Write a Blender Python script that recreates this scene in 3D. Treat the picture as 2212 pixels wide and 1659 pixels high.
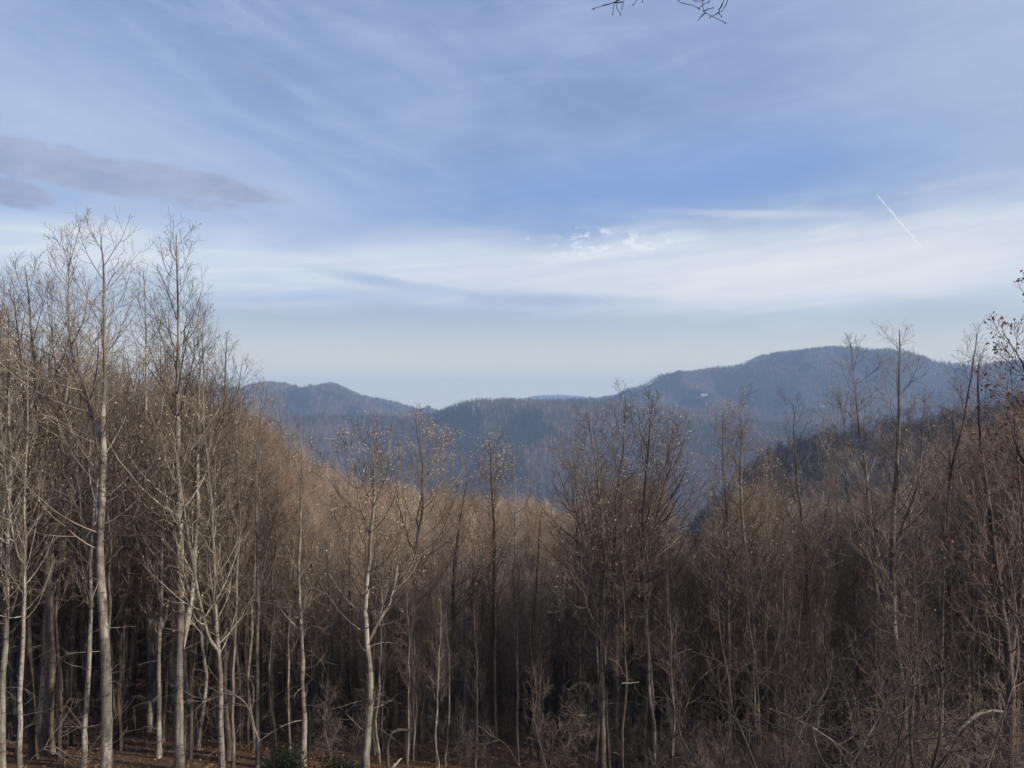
import bpy, math
import numpy as np

# ------------------------------------------------------------------ setup
for o in list(bpy.data.objects):
    bpy.data.objects.remove(o)
SC = bpy.context.scene
COL = SC.collection
R = math.radians
PITCH = math.atan((878 - 829.5) / 1661.0)

cam_d = bpy.data.cameras.new('camera')
cam_d.sensor_width = 36.0
cam_d.lens = 36.0 * 1661.0 / 2212.0
cam_d.clip_start = 0.1
cam_d.clip_end = 60000
cam = bpy.data.objects.new('camera', cam_d)
COL.objects.link(cam)
cam.location = (0, 0, 0)
cam.rotation_euler = (R(90) + PITCH, 0, 0)
SC.camera = cam

SUN_AZ, SUN_EL = R(112), R(27)          # clockwise from +Y (view axis): behind, to the right
SKY_STRENGTH = 0.115
sun_d = bpy.data.lights.new('sun', 'SUN')
sun_d.energy = 4.8
sun_d.angle = R(1.5)
sun_d.color = (1.0, 0.90, 0.76)
sun = bpy.data.objects.new('sun', sun_d)
COL.objects.link(sun)
sun.rotation_euler = (R(90) - SUN_EL, 0, math.pi - SUN_AZ)

SC.view_settings.view_transform = 'Standard'
SC.view_settings.look = 'None'
SC.view_settings.gamma = 1.0
SC.view_settings.exposure = 0.06
SC.view_settings.use_curve_mapping = False
SC.render.engine = 'CYCLES'
cy = SC.cycles
cy.max_bounces = 4
cy.diffuse_bounces = 2
cy.glossy_bounces = 1
cy.volume_bounces = 1
cy.transmission_bounces = 1
cy.transparent_max_bounces = 6
cy.use_denoising = True
cy.use_adaptive_sampling = True
cy.adaptive_threshold = 0.02
cy.caustics_reflective = False
cy.caustics_refractive = False

# ------------------------------------------------------------------ node helper
class NT:
    def __init__(self, tree):
        self.t = tree
        for n in list(tree.nodes):
            tree.nodes.remove(n)
    def n(self, typ, ins=None, **kw):
        nd = self.t.nodes.new(typ)
        for k, v in kw.items():
            setattr(nd, k, v)
        if ins:
            for k, v in ins.items():
                self.put(nd.inputs[k], v)
        return nd
    def put(self, sock, v):
        if isinstance(v, bpy.types.NodeSocket):
            self.t.links.new(v, sock)
        else:
            sock.default_value = v
    def m(self, op, a, b=0.0, c=0.0, clamp=False):
        nd = self.t.nodes.new('ShaderNodeMath')
        nd.operation = op
        nd.use_clamp = clamp
        self.put(nd.inputs[0], a)
        self.put(nd.inputs[1], b)
        self.put(nd.inputs[2], c)
        return nd.outputs[0]
    def ss(self, x, a, b):                      # smoothstep of x from a (0) to b (1)
        nd = self.t.nodes.new('ShaderNodeMapRange')
        nd.interpolation_type = 'SMOOTHSTEP'
        self.put(nd.inputs['Value'], x)
        if a <= b:
            nd.inputs['From Min'].default_value = a
            nd.inputs['From Max'].default_value = b
            nd.inputs['To Min'].default_value = 0
            nd.inputs['To Max'].default_value = 1
        else:
            nd.inputs['From Min'].default_value = b
            nd.inputs['From Max'].default_value = a
            nd.inputs['To Min'].default_value = 1
            nd.inputs['To Max'].default_value = 0
        return nd.outputs[0]
    def mix(self, f, a, b):
        nd = self.t.nodes.new('ShaderNodeMix')
        nd.data_type = 'RGBA'
        self.put(nd.inputs[0], f)
        self.put(nd.inputs[6], a)
        self.put(nd.inputs[7], b)
        return nd.outputs[2]
    def xyz(self, x, y, z):
        return self.n('ShaderNodeCombineXYZ', {0: x, 1: y, 2: z}).outputs[0]
    def noise(self, vec, scale, detail=4, rough=0.5, dist=0.0):
        return self.n('ShaderNodeTexNoise', {'Vector': vec, 'Scale': scale, 'Detail': detail,
                                             'Roughness': rough, 'Distortion': dist}).outputs['Fac']

# ------------------------------------------------------------------ sky
def c4(r, g, b, k=1.0):
    return (r * k, g * k, b * k, 1.0)

def lin(r, g, b):
    f = lambda v: ((v / 255 + .055) / 1.055) ** 2.4 if v > 10 else v / 255 / 12.92
    return (f(r), f(g), f(b))

def build_world():
    w = bpy.data.worlds.new('World')
    SC.world = w
    w.use_nodes = True
    t = NT(w.node_tree)
    sky = t.n('ShaderNodeTexSky', sky_type='NISHITA', sun_disc=False, sun_elevation=SUN_EL,
              sun_rotation=SUN_AZ, altitude=900.0, air_density=1.0, dust_density=0.6, ozone_density=2.0)
    d = t.n('ShaderNodeTexCoord').outputs['Generated']
    sp = t.n('ShaderNodeSeparateXYZ', {0: d})
    az = t.m('ARCTAN2', sp.outputs[0], sp.outputs[1])
    el = t.m('ARCSINE', t.m('MAXIMUM', t.m('MINIMUM', sp.outputs[2], 1.0), -1.0))
    # picture-scale angles: u grows to the right, v upward, both in units of about a pixel/1661
    k = 1.0 / SKY_STRENGTH
    def pu(px): return math.atan((px - 1106) / 1661.0)
    def pv(px, py):
        v = np.array([(px - 1106) / 1661.0, 1.0, (829.5 - py) / 1661.0])
        c, s = math.cos(PITCH), math.sin(PITCH)
        v = np.array([v[0], v[1] * c - v[2] * s, v[1] * s + v[2] * c])
        return math.asin(v[2] / np.linalg.norm(v))
    fieldA = t.noise(t.xyz(az, t.m('MULTIPLY', el, 2.6), 4.0), 5.0, 5, .56)
    fieldB = t.noise(t.xyz(az, t.m('MULTIPLY', el, 2.4), 9.0), 13.0, 9, .66)
    fieldC = t.noise(t.xyz(az, t.m('MULTIPLY', el, 2.0), 2.0), 34.0, 6, .70)
    def blob(px, py, rx, ry, rot=0.0, nscale=8.0, namp=0.35, edge=0.5, stretch=4.0, seed=0.0, detail=6):
        du = t.m('SUBTRACT', az, pu(px))
        dv = t.m('SUBTRACT', el, pv(px, py))
        c, s = math.cos(R(rot)), math.sin(R(rot))
        a = t.m('DIVIDE', t.m('ADD', t.m('MULTIPLY', du, c), t.m('MULTIPLY', dv, s)), rx / 1661.0)
        b = t.m('DIVIDE', t.m('ADD', t.m('MULTIPLY', du, -s), t.m('MULTIPLY', dv, c)), ry / 1661.0)
        r = t.m('SQRT', t.m('ADD', t.m('MULTIPLY', a, a), t.m('MULTIPLY', b, b)))
        n = fieldA if nscale < 8 else (fieldB if nscale < 30 else fieldC)
        r = t.m('ADD', r, t.m('MULTIPLY', t.m('SUBTRACT', n, 0.5), namp * 2))
        return t.ss(r, 1.0 + edge * .5, 1.0 - edge)
    base = sky.outputs[0]
    # warm the nishita blue a touch and lift it as thin high haze would
    veil = t.mix(0.42, base, c4(*lin(150, 174, 222), k))
    base = veil
    # deep clear gap right of centre, just over the white band
    gap = blob(1480, 385, 620, 95, 2, 5, .35, .9, 3, 3.1)
    base = t.mix(t.m('MULTIPLY', gap, 0.7), base, c4(*lin(112, 156, 219), k))
    # rotated streak coordinates for cirrus: streaks fall towards the right on the left half, level on the right
    def cirrus(rot, sx, sy, scale, seed, lo, hi, detail=7, dist=0.6):
        c, s = math.cos(R(rot)), math.sin(R(rot))
        a = t.m('ADD', t.m('MULTIPLY', az, c), t.m('MULTIPLY', el, s))
        b = t.m('ADD', t.m('MULTIPLY', az, -s), t.m('MULTIPLY', el, c))
        q = t.xyz(t.m('MULTIPLY', a, sx), t.m('MULTIPLY', b, sy), seed)
        return t.ss(t.noise(q, scale, detail, 0.52, dist), lo, hi)
    leftw = t.ss(az, 0.15, -0.35)
    c1 = t.m('MULTIPLY', cirrus(-17, 1.0, 3.6, 2.6, 1.3, .36, .72), t.m('MULTIPLY_ADD', leftw, 0.6, 0.3))
    c2 = t.m('MULTIPLY', cirrus(6, 1.0, 5.0, 2.3, 5.7, .42, .76), t.m('MULTIPLY_ADD', leftw, -0.3, 0.55))
    c3 = cirrus(12, 0.8, 2.2, 1.5, 9.2, .40, .75)
    up = t.ss(el, 0.20, 0.42)
    nogap = t.m('SUBTRACT', 1.0, t.m('MULTIPLY', gap, 0.6))
    base = t.mix(t.m('MULTIPLY', t.m('MULTIPLY', c1, 0.75), nogap), base, c4(*lin(180, 197, 230), k))
    base = t.mix(t.m('MULTIPLY', t.m('MULTIPLY', c2, 0.6), nogap), base, c4(*lin(172, 190, 226), k))
    base = t.mix(t.m('MULTIPLY', t.m('MULTIPLY', c3, 0.5), t.m('MULTIPLY', up, nogap)), base, c4(*lin(166, 178, 218), k))
    # fine fibres drawn out along the wind, and the pale sheet behind the grey bank at the left
    f1 = cirrus(-19, 1.0, 4.5, 5.0, 21.0, .42, .74, 10, 1.6)
    f2 = cirrus(8, 1.0, 5.0, 5.5, 27.0, .42, .74, 10, 1.6)
    base = t.mix(t.m('MULTIPLY', t.m('MULTIPLY', f1, t.m('MULTIPLY_ADD', leftw, .16, .07)), nogap), base, c4(*lin(196, 208, 236), k))
    base = t.mix(t.m('MULTIPLY', t.m('MULTIPLY', f2, t.m('MULTIPLY_ADD', leftw, -.10, .19)), nogap), base, c4(*lin(190, 204, 234), k))
    base = t.mix(t.m('MULTIPLY', blob(150, 300, 620, 190, -8, 5, .5, .95), .5), base, c4(*lin(188, 203, 231), k))
    # right edge and upper right are paler
    base = t.mix(t.m('MULTIPLY', t.ss(az, 0.30, 0.62), 0.55), base, c4(*lin(182, 197, 222), k))
    # broad white band above the horizon, all the way round, with a wavy top edge
    wav = t.noise(t.xyz(t.m('MULTIPLY', az, 1.0), t.m('MULTIPLY', el, 3.0), 2.2), 3.2, 6, 0.55, 0.3)
    tilt = t.m('MULTIPLY', t.m('SINE', t.m('MULTIPLY_ADD', az, 1.0, 0.0)), 0.02)
    e2 = t.m('ADD', t.m('SUBTRACT', el, tilt), t.m('MULTIPLY', t.m('SUBTRACT', wav, 0.5), 0.16))
    band_top = t.ss(e2, 0.252, 0.178)
    thin = cirrus(3, 1.0, 9.0, 2.0, 14.0, .35, .70, 7, .4)
    fib = cirrus(5, 1.0, 12.0, 5.0, 33.0, .38, .66, 10, .8)
    band = t.m('MULTIPLY', band_top, t.m('MULTIPLY_ADD', fib, 0.28, t.m('MULTIPLY_ADD', thin, 0.30, 0.42)))
    base = t.mix(band, base, c4(*lin(234, 239, 244), k))
    # the warm-white heart of the band towards the right
    base = t.mix(t.m('MULTIPLY', blob(1780, 590, 560, 85, 2, 4, .3, .9, 3, 8.8), 0.65), base, c4(*lin(250, 248, 244), k))
    base = t.mix(t.m('MULTIPLY', blob(1150, 600, 420, 70, -3, 4, .3, .9, 3, 4.8), 0.45), base, c4(*lin(238, 238, 240), k))
    # grey blue layer under the band, down to the horizon
    wl = t.noise(t.xyz(t.m('MULTIPLY', az, 1.2), t.m('MULTIPLY', el, 5.0), 7.1), 3.5, 6, 0.55, 0.2)
    e3 = t.m('ADD', t.m('ADD', el, t.m('MULTIPLY', az, 0.035)), t.m('MULTIPLY', t.m('SUBTRACT', wl, 0.5), 0.09))
    low = t.ss(e3, 0.150, 0.105)
    base = t.mix(t.m('MULTIPLY', low, 0.85), base, c4(*lin(178, 193, 206), k))
    base = t.mix(t.ss(el, 0.13, 0.0), base, c4(1.32, 1.17, .70, k))     # bright air low over the horizon
    # slender blue-grey openings in the band
    for (x, y, rx, ry, ro, s_, f) in ((810, 605, 140, 14, -8, 11, .85), (1180, 648, 260, 18, -2, 12, .85),
                                      (980, 628, 130, 7, -9, 13, .22), (1640, 480, 170, 18, 0, 15, .45),
                                      (620, 645, 130, 7, 6, 16, .3)):
        base = t.mix(t.m('MULTIPLY', blob(x, y, rx, ry, ro, 14, .7, .95, 3, s_), f), base, c4(*lin(172, 192, 214), k))
    for (x, y, rx, ry, ro, s_, f) in ((1400, 660, 110, 5, 1, 31, .5), (1650, 462, 200, 9, -5, 33, .5), (1950, 480, 180, 12, 8, 35, .4),
                                      (560, 660, 120, 9, 3, 36, .35), (265, 495, 75, 5, -17, 37, .5)):
        base = t.mix(t.m('MULTIPLY', blob(x, y, rx, ry, ro, 12, .3, .8, 4, s_), f), base, c4(*lin(222, 226, 233), k))
    # bright small cumulus rags in the band
    for (x, y, rx, ry, s_) in ((1250, 505, 42, 6, 21), (1335, 526, 85, 13, 22), (1270, 531, 45, 6, 23), (1400, 527, 30, 6, 24),
                               (1240, 551, 22, 5, 25), (1437, 524, 11, 3, 26), (1290, 512, 14, 8, 27), (1145, 518, 8, 4, 28), (1768, 521, 7, 3, 29)):
        body = t.m('MULTIPLY', blob(x, y, rx * 1.5, ry * 2.2, 0, 20, .5, .95, 1.6, s_, 8), t.ss(fieldC, .47, .60))
        base = t.mix(t.m('MULTIPLY', body, 0.66), base, c4(*lin(250, 253, 255), k))
    # lilac grey cloud bank at the left
    dk = t.m('MAXIMUM', blob(90, 352, 340, 38, -5, 11, .75, .30, 2.4, 40), blob(420, 395, 170, 26, -6, 12, .75, .35, 2.2, 41))
    dk = t.m('MAXIMUM', dk, blob(10, 413, 80, 24, -3, 18, .8, .35, 2.0, 42))
    dk = t.m('MAXIMUM', dk, t.m('MULTIPLY', blob(545, 158, 60, 18, -4, 16, .4, .9, 2.0, 43), .35))
    tone = fieldB
    dcol = t.mix(t.ss(tone, .35, .65), c4(*lin(148, 158, 188), k), c4(*lin(172, 178, 202), k))
    base = t.mix(t.m('MULTIPLY', dk, 0.82), base, dcol)
    bg = t.n('ShaderNodeBackground', {'Color': base, 'Strength': SKY_STRENGTH})
    out = t.n('ShaderNodeOutputWorld')
    t.t.links.new(bg.outputs[0], out.inputs['Surface'])
build_world()

# ------------------------------------------------------------------ geometry helpers
RNG = np.random.default_rng(7)

def at(px, py, Y):
    """world point seen at picture position (2212-wide scale) at forward distance Y"""
    v = np.array([(px - 1106) / 1661.0, 1.0, (829.5 - py) / 1661.0])
    c, s = math.cos(PITCH), math.sin(PITCH)
    v = np.array([v[0], v[1] * c - v[2] * s, v[1] * s + v[2] * c])
    return v * (Y / v[1])

def norm(v):
    return v / np.maximum(np.linalg.norm(v, axis=-1, keepdims=True), 1e-9)

def hash2(ix, iy, seed):
    h = (ix.astype(np.int64) * 374761393 + iy.astype(np.int64) * 668265263 + seed * 1442695041) & 0x7fffffff
    h = ((h ^ (h >> 13)) * 1274126177) & 0x7fffffff
    return ((h ^ (h >> 16)) & 0xffff) / 65535.0

def vnoise(x, y, seed=0):
    x = np.asarray(x, float); y = np.asarray(y, float)
    ix = np.floor(x); iy = np.floor(y)
    fx = x - ix; fy = y - iy
    fx = fx * fx * (3 - 2 * fx); fy = fy * fy * (3 - 2 * fy)
    a = hash2(ix, iy, seed); b = hash2(ix + 1, iy, seed); c = hash2(ix, iy + 1, seed); d = hash2(ix + 1, iy + 1, seed)
    return (a * (1 - fx) + b * fx) * (1 - fy) + (c * (1 - fx) + d * fx) * fy

def fbm(x, y, seed=0, o=4):
    s = 0; a = .5; f = 1
    for i in range(o):
        s = s + a * (vnoise(x * f, y * f, seed + i * 17) * 2 - 1)
        a *= .5; f *= 2.03
    return s

def mesh_from(name, V, F, mats, MI=None, smooth=True, tri=False):
    me = bpy.data.meshes.new(name)
    k = 3 if tri else 4
    F = np.asarray(F, np.int32).reshape(-1, k)
    me.vertices.add(len(V)); me.vertices.foreach_set('co', np.asarray(V, np.float32).ravel())
    me.loops.add(F.size); me.loops.foreach_set('vertex_index', F.ravel())
    me.polygons.add(len(F)); me.polygons.foreach_set('loop_start', np.arange(0, F.size, k, dtype=np.int32))
    me.polygons.foreach_set('loop_total', np.full(len(F), k, np.int32))
    for m in mats:
        me.materials.append(m)
    if MI is not None:
        me.polygons.foreach_set('material_index', np.asarray(MI, np.int32))
    me.polygons.foreach_set('use_smooth', np.full(len(F), smooth))
    me.update(calc_edges=True)
    return me

class Geo:
    """collects tubes and leaf quads, then makes one mesh"""
    def __init__(self):
        self.V = []; self.F = []; self.M = []; self.n = 0
    def tubes(self, P, Rd, sides=3, mat=0, bumpy=0.0):
        P = np.asarray(P, float); Rd = np.asarray(Rd, float)
        if len(P) == 0: return self
        N, K, _ = P.shape
        T = np.empty_like(P)
        T[:, 1:-1] = P[:, 2:] - P[:, :-2]; T[:, 0] = P[:, 1] - P[:, 0]; T[:, -1] = P[:, -1] - P[:, -2]
        T = norm(T)
        mean = norm(P[:, -1] - P[:, 0])
        ref = np.where(np.abs(mean[:, 2:3]) > .7, np.array([[1., 0.13, 0]]), np.array([[0., 0.1, 1.]]))
        U = norm(np.cross(T, ref[:, None, :])); W = np.cross(T, U)
        a = np.arange(sides) * 2 * math.pi / sides
        r = Rd[..., None]
        if bumpy:
            r = r * (1 + bumpy * (RNG.random((N, K, sides)) - .5))
        ring = P[:, :, None, :] + r[..., None] * (U[:, :, None, :] * np.cos(a)[None, None, :, None] + W[:, :, None, :] * np.sin(a)[None, None, :, None])
        base = self.n + (np.arange(N) * K * sides)[:, None, None]
        i = np.arange(K - 1)[None, :, None] * sides; s = np.arange(sides)[None, None, :]; s2 = (s + 1) % sides
        q = np.stack([base + i + s, base + i + s2, base + i + sides + s2, base + i + sides + s], -1).reshape(-1, 4)
        self.V.append(ring.reshape(-1, 3)); self.F.append(q); self.M.append(np.full(len(q), mat)); self.n += N * K * sides
        return self
    def leaves(self, C, L, Wd, D=None, mat=0, rng=None):
        """diamond leaves at C, length L, width Wd, pointing along D"""
        rng = rng or RNG
        C = np.asarray(C, float); N = len(C)
        if N == 0: return self
        if D is None: D = norm(rng.normal(size=(N, 3)))
        D = norm(D); S = norm(np.cross(D, norm(rng.normal(size=(N, 3)))))
        L = np.broadcast_to(L, (N,))[:, None]; Wd = np.broadcast_to(Wd, (N,))[:, None]
        nz = np.cross(D, S) * L * .18
        q = np.stack([C, C + D * L * .5 + S * Wd * .5 + nz, C + D * L, C + D * L * .5 - S * Wd * .5 + nz * .4], 1)
        f = self.n + np.arange(N * 4).reshape(-1, 4)
        self.V.append(q.reshape(-1, 3)); self.F.append(f); self.M.append(np.full(N, mat)); self.n += N * 4
        return self
    def box(self, lo, hi, mat=0):
        lo = np.array(lo, float); hi = np.array(hi, float)
        v = np.array([[x, y, z] for z in (lo[2], hi[2]) for y in (lo[1], hi[1]) for x in (lo[0], hi[0])])
        f = np.array([[0, 2, 3, 1], [4, 5, 7, 6], [0, 1, 5, 4], [2, 6, 7, 3], [0, 4, 6, 2], [1, 3, 7, 5]]) + self.n
        self.V.append(v); self.F.append(f); self.M.append(np.full(6, mat)); self.n += 8
        return self
    def mesh(self, name, mats, smooth=True):
        if not self.V:
            return mesh_from(name, np.zeros((0, 3)), np.zeros((0, 4)), mats)
        return mesh_from(name, np.concatenate(self.V), np.concatenate(self.F), mats, np.concatenate(self.M), smooth)

def obj(name, me, parent=None, loc=None, rot=None, scale=None, **props):
    o = bpy.data.objects.new(name, me)
    COL.objects.link(o)
    if parent is not None: o.parent = parent
    if loc is not None: o.location = [float(v) for v in loc]
    if rot is not None: o.rotation_euler = [float(v) for v in rot]
    if scale is not None: o.scale = (scale,) * 3 if np.isscalar(scale) else scale
    for k, v in props.items():
        if v is not None: o[k] = v
    return o

def resample(pts, K):
    pts = np.asarray(pts, float)
    d = np.r_[0, np.cumsum(np.linalg.norm(np.diff(pts, axis=0), axis=1))]
    n = len(pts); u = np.linspace(0, d[-1], K)
    out = np.empty((K, 3))
    for c in range(3):                     # smooth (Catmull-like) through finite-difference tangents
        m = np.gradient(pts[:, c], d)
        j = np.clip(np.searchsorted(d, u, side='right') - 1, 0, n - 2)
        h = d[j + 1] - d[j]; s = (u - d[j]) / h
        out[:, c] = (2 * s**3 - 3 * s**2 + 1) * pts[j, c] + (s**3 - 2 * s**2 + s) * h * m[j] + (-2 * s**3 + 3 * s**2) * pts[j + 1, c] + (s**3 - s**2) * h * m[j + 1]
    return out

def grow(P, Rd, n, t0, t1, length, ang, K, up, wig, rr, rtip, rng, exact=None, tpow=1.0):
    """children of every parent branch. length(t, parent_len) -> length; ang(t) -> degrees from the parent"""
    N, K0, _ = P.shape
    plen = np.linalg.norm(np.diff(P, axis=1), axis=2).sum(1)
    t = (np.arange(n)[None, :] + rng.random((N, n))) / n
    t = t0 + (t1 - t0) * t ** tpow
    x = t * (K0 - 1); i = np.clip(x.astype(int), 0, K0 - 2); f = (x - i)[..., None]
    ar = np.arange(N)[:, None]
    A = P[ar, i]; B = P[ar, i + 1]
    pos = A + (B - A) * f; tan = norm(B - A)
    rp = Rd[ar, i] * (1 - f[..., 0]) + Rd[ar, i + 1] * f[..., 0]
    phi = rng.random((N, 1)) * 6.28 + np.arange(n)[None, :] * 2.4 + rng.normal(size=(N, n)) * .5
    h = norm(np.cross(tan, np.array([.31, .17, .9]) + 0 * tan)); g = np.cross(tan, h)
    side = h * np.cos(phi)[..., None] + g * np.sin(phi)[..., None]
    a = np.radians(ang(t) * (1 + .16 * rng.normal(size=t.shape)))[..., None]
    d = norm(tan * np.cos(a) + side * np.sin(a))
    L = length(t, plen[:, None]) * (.7 + .6 * rng.random(t.shape))
    d = d.reshape(-1, 3); pos = pos.reshape(-1, 3); L = L.ravel(); rp = rp.ravel()
    out = np.empty((len(L), K, 3)); out[:, 0] = pos
    curl = rng.normal(size=d.shape) * wig
    for k in range(1, K):
        out[:, k] = out[:, k - 1] + d * (L / (K - 1))[:, None]
        d = norm(d + np.array([0, 0, up / (K - 1) * 2]) + (curl * .5 + rng.normal(size=d.shape) * wig) / math.sqrt(K))
    r0 = np.minimum(rp * .75, np.maximum(L * rr, rtip * 1.2))
    s = np.linspace(0, 1, K)[None, :]
    Rn = r0[:, None] * (1 - s) ** .8 + rtip * s * .8
    Rn = np.maximum(Rn, rtip * .55)
    return out, Rn

# ------------------------------------------------------------------ materials
def mat(name, builder, **kw):
    m = bpy.data.materials.new(name)
    m.use_nodes = True
    t = NT(m.node_tree)
    builder(t, **kw)
    return m

def finish(t, col, rough=0.9, bump=None, bstr=0.3, spec=0.2, bdist=0.02):
    b = t.n('ShaderNodeBsdfPrincipled', {'Base Color': col, 'Roughness': rough})
    b.inputs['Specular IOR Level'].default_value = spec
    if bump is not None:
        bp = t.n('ShaderNodeBump', {'Height': bump, 'Strength': bstr, 'Distance': bdist})
        t.t.links.new(bp.outputs[0], b.inputs['Normal'])
    o = t.n('ShaderNodeOutputMaterial')
    t.t.links.new(b.outputs[0], o.inputs['Surface'])

def bark(t, a, b, dark, ring=1.0, lichen=0.3):
    g = t.n('ShaderNodeTexCoord').outputs['Object']
    rnd = t.n('ShaderNodeObjectInfo').outputs['Random']
    off = t.n('ShaderNodeVectorMath', {0: g, 1: t.xyz(t.m('MULTIPLY', rnd, 31.0), t.m('MULTIPLY', rnd, 17.0), 0.0)}, operation='ADD').outputs[0]
    st = t.n('ShaderNodeMapping', {'Vector': off, 'Scale': (6, 6, 0.9)}).outputs[0]
    n1 = t.noise(st, 1.6, 5, .6)
    col = t.mix(t.ss(n1, .35, .68), c4(*a), c4(*b))
    big = t.noise(off, 0.55, 3, .5)
    col = t.mix(t.m('MULTIPLY', t.ss(big, .44, .58), .65), col, c4(*dark))
    rg = t.n('ShaderNodeMapping', {'Vector': off, 'Scale': (2.0, 2.0, 8.0)}).outputs[0]
    n2 = t.noise(rg, 1.0, 5, .68, .5)
    col = t.mix(t.m('MULTIPLY', t.ss(n2, .545, .62), ring), col, c4(*dark))
    n3 = t.noise(off, 9.0, 3, .6)
    col = t.mix(t.m('MULTIPLY', t.ss(n3, .60, .70), lichen), col, c4(.40, .42, .34))
    hsv = t.n('ShaderNodeHueSaturation', {'Color': col, 'Value': t.m('MULTIPLY_ADD', rnd, .5, .75)})
    finish(t, hsv.outputs[0], .92, t.m('ADD', n1, n3), .5)

def twig(t, a, b, var=.5):
    g = t.n('ShaderNodeTexCoord').outputs['Object']
    rnd = t.n('ShaderNodeObjectInfo').outputs['Random']
    n = t.noise(g, .9, 3, .6)
    col = t.mix(t.ss(n, .35, .65), c4(*a), c4(*b))
    hsv = t.n('ShaderNodeHueSaturation', {'Color': col, 'Hue': t.m('MULTIPLY_ADD', rnd, .025, .4875), 'Value': t.m('MULTIPLY_ADD', rnd, var, 1 - var / 2)})
    finish(t, hsv.outputs[0], .9)

M = {}
M['bark_pale'] = mat('bark_pale', bark, a=(.27, .245, .205), b=(.53, .49, .42), dark=(.09, .072, .06), ring=.85, lichen=.45)
M['bark_grey'] = mat('bark_grey', bark, a=(.20, .165, .13), b=(.31, .265, .215), dark=(.065, .05, .04), ring=.6)
M['bark_dark'] = mat('bark_dark', bark, a=(.10, .078, .062), b=(.17, .138, .112), dark=(.04, .03, .025), ring=.5, lichen=.22)
M['twig_grey'] = mat('twig_grey', twig, a=(.115, .086, .070), b=(.29, .23, .185), var=.9)
M['twig_red'] = mat('twig_red', twig, a=(.12, .088, .070), b=(.29, .228, .185), var=.9)
M['twig_dark'] = mat('twig_dark', twig, a=(.07, .054, .046), b=(.14, .11, .09))
M['twig_brown'] = mat('twig_brown', twig, a=(.16, .115, .085), b=(.37, .285, .215), var=.8)
M['dead_wood'] = mat('dead_wood', bark, a=(.28, .24, .19), b=(.44, .39, .32), dark=(.12, .10, .08), ring=.5)
M['seed'] = mat('seed', twig, a=(.62, .50, .32), b=(.82, .72, .52), var=.3)
M['leaf_yellow'] = mat('leaf_yellow', twig, a=(.62, .48, .20), b=(.80, .68, .38), var=.2)
M['leaf_rust'] = mat('leaf_rust', twig, a=(.25, .090, .048), b=(.40, .18, .10), var=.4)
M['leaf_green'] = mat('leaf_green', twig, a=(.012, .022, .010), b=(.026, .044, .018), var=.3)
M['grass_dry'] = mat('grass_dry', twig, a=(.22, .18, .09), b=(.36, .30, .17), var=.2)
M['litter'] = mat('litter', twig, a=(.17, .085, .045), b=(.36, .23, .14), var=.2)

def far_tree(t, a, b, g, gs):
    # colour drifts from stand to stand over the hills
    rnd = t.n('ShaderNodeObjectInfo').outputs['Random']
    loc = t.n('ShaderNodeObjectInfo').outputs['Location']
    n = t.noise(loc, gs, 4, .6)
    col = t.mix(t.ss(n, .42, .58), c4(*a), c4(*b))
    col = t.mix(t.ss(rnd, .80, .95), col, c4(*g))
    hsv = t.n('ShaderNodeHueSaturation', {'Color': col, 'Value': t.m('MULTIPLY_ADD', t.m('FRACT', t.m('MULTIPLY', rnd, 7.3)), .8, .6)})
    finish(t, hsv.outputs[0], .95)
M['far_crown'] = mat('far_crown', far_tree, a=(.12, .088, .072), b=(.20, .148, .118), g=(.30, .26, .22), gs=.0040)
M['far_crown_shade'] = mat('far_crown_shade', far_tree, a=(.030, .027, .027), b=(.060, .047, .042), g=(.09, .075, .065), gs=.0040)  # shaded copy of the far crown, for folds turned from the sun
M['far_trunk_shade'] = mat('far_trunk_shade', far_tree, a=(.08, .07, .06), b=(.12, .105, .09), g=(.15, .13, .11), gs=.01)
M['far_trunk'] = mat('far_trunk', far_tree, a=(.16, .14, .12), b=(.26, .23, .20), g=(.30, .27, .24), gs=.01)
M['slope_crown'] = mat('slope_crown', far_tree, a=(.28, .20, .14), b=(.47, .355, .26), g=(.50, .42, .33), gs=.03)
M['conifer'] = mat('conifer', far_tree, a=(.022, .042, .026), b=(.04, .065, .036), g=(.03, .05, .03), gs=.01)

def ground_mat(t, a, b, c, s):
    g = t.n('ShaderNodeTexCoord').outputs['Object']
    n = t.noise(g, s, 8, .65)
    n2 = t.noise(g, s * 9, 4, .6)
    col = t.mix(t.ss(n, .35, .65), c4(*a), c4(*b))
    col = t.mix(t.m('MULTIPLY', t.ss(n2, .5, .72), .6), col, c4(*c))
    finish(t, col, .97, n2, .6, .1, .05)
M['ground'] = mat('ground', ground_mat, a=(.085, .050, .032), b=(.15, .092, .058), c=(.26, .17, .10), s=.35)
M['hill'] = mat('hill', ground_mat, a=(.045, .034, .027), b=(.085, .062, .048), c=(.11, .082, .064), s=.01)

# ------------------------------------------------------------------ terrain
def tbl(*a):
    a = np.array(a, float).reshape(-1, 2)
    return a[:, 0], a[:, 1]
L7 = tbl(-600,880, 0,905, 300,905, 560,925, 620,950, 720,1012, 850,1050, 950,1062, 1050,1072, 1150,1078, 1250,1105, 1400,1152, 1480,1215, 1600,1310, 1800,1360, 2000,1380, 2212,1380, 2900,1300)
L6 = tbl(-600,1400, 1100,1400, 1250,1340, 1400,1235, 1480,1150, 1540,1075, 1600,1010, 1650,975, 1700,955, 1800,925, 1900,905, 2000,893, 2100,872, 2212,850, 2900,790)
L3 = tbl(-600,905, 0,900, 300,895, 560,903, 620,902, 700,893, 800,895, 870,899, 900,898, 920,893, 950,885, 975,876, 1000,867, 1050,861, 1150,861, 1250,862, 1340,864, 1400,870, 1500,884, 1600,893, 1800,897, 2000,893, 2212,884, 2900,884)
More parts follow.
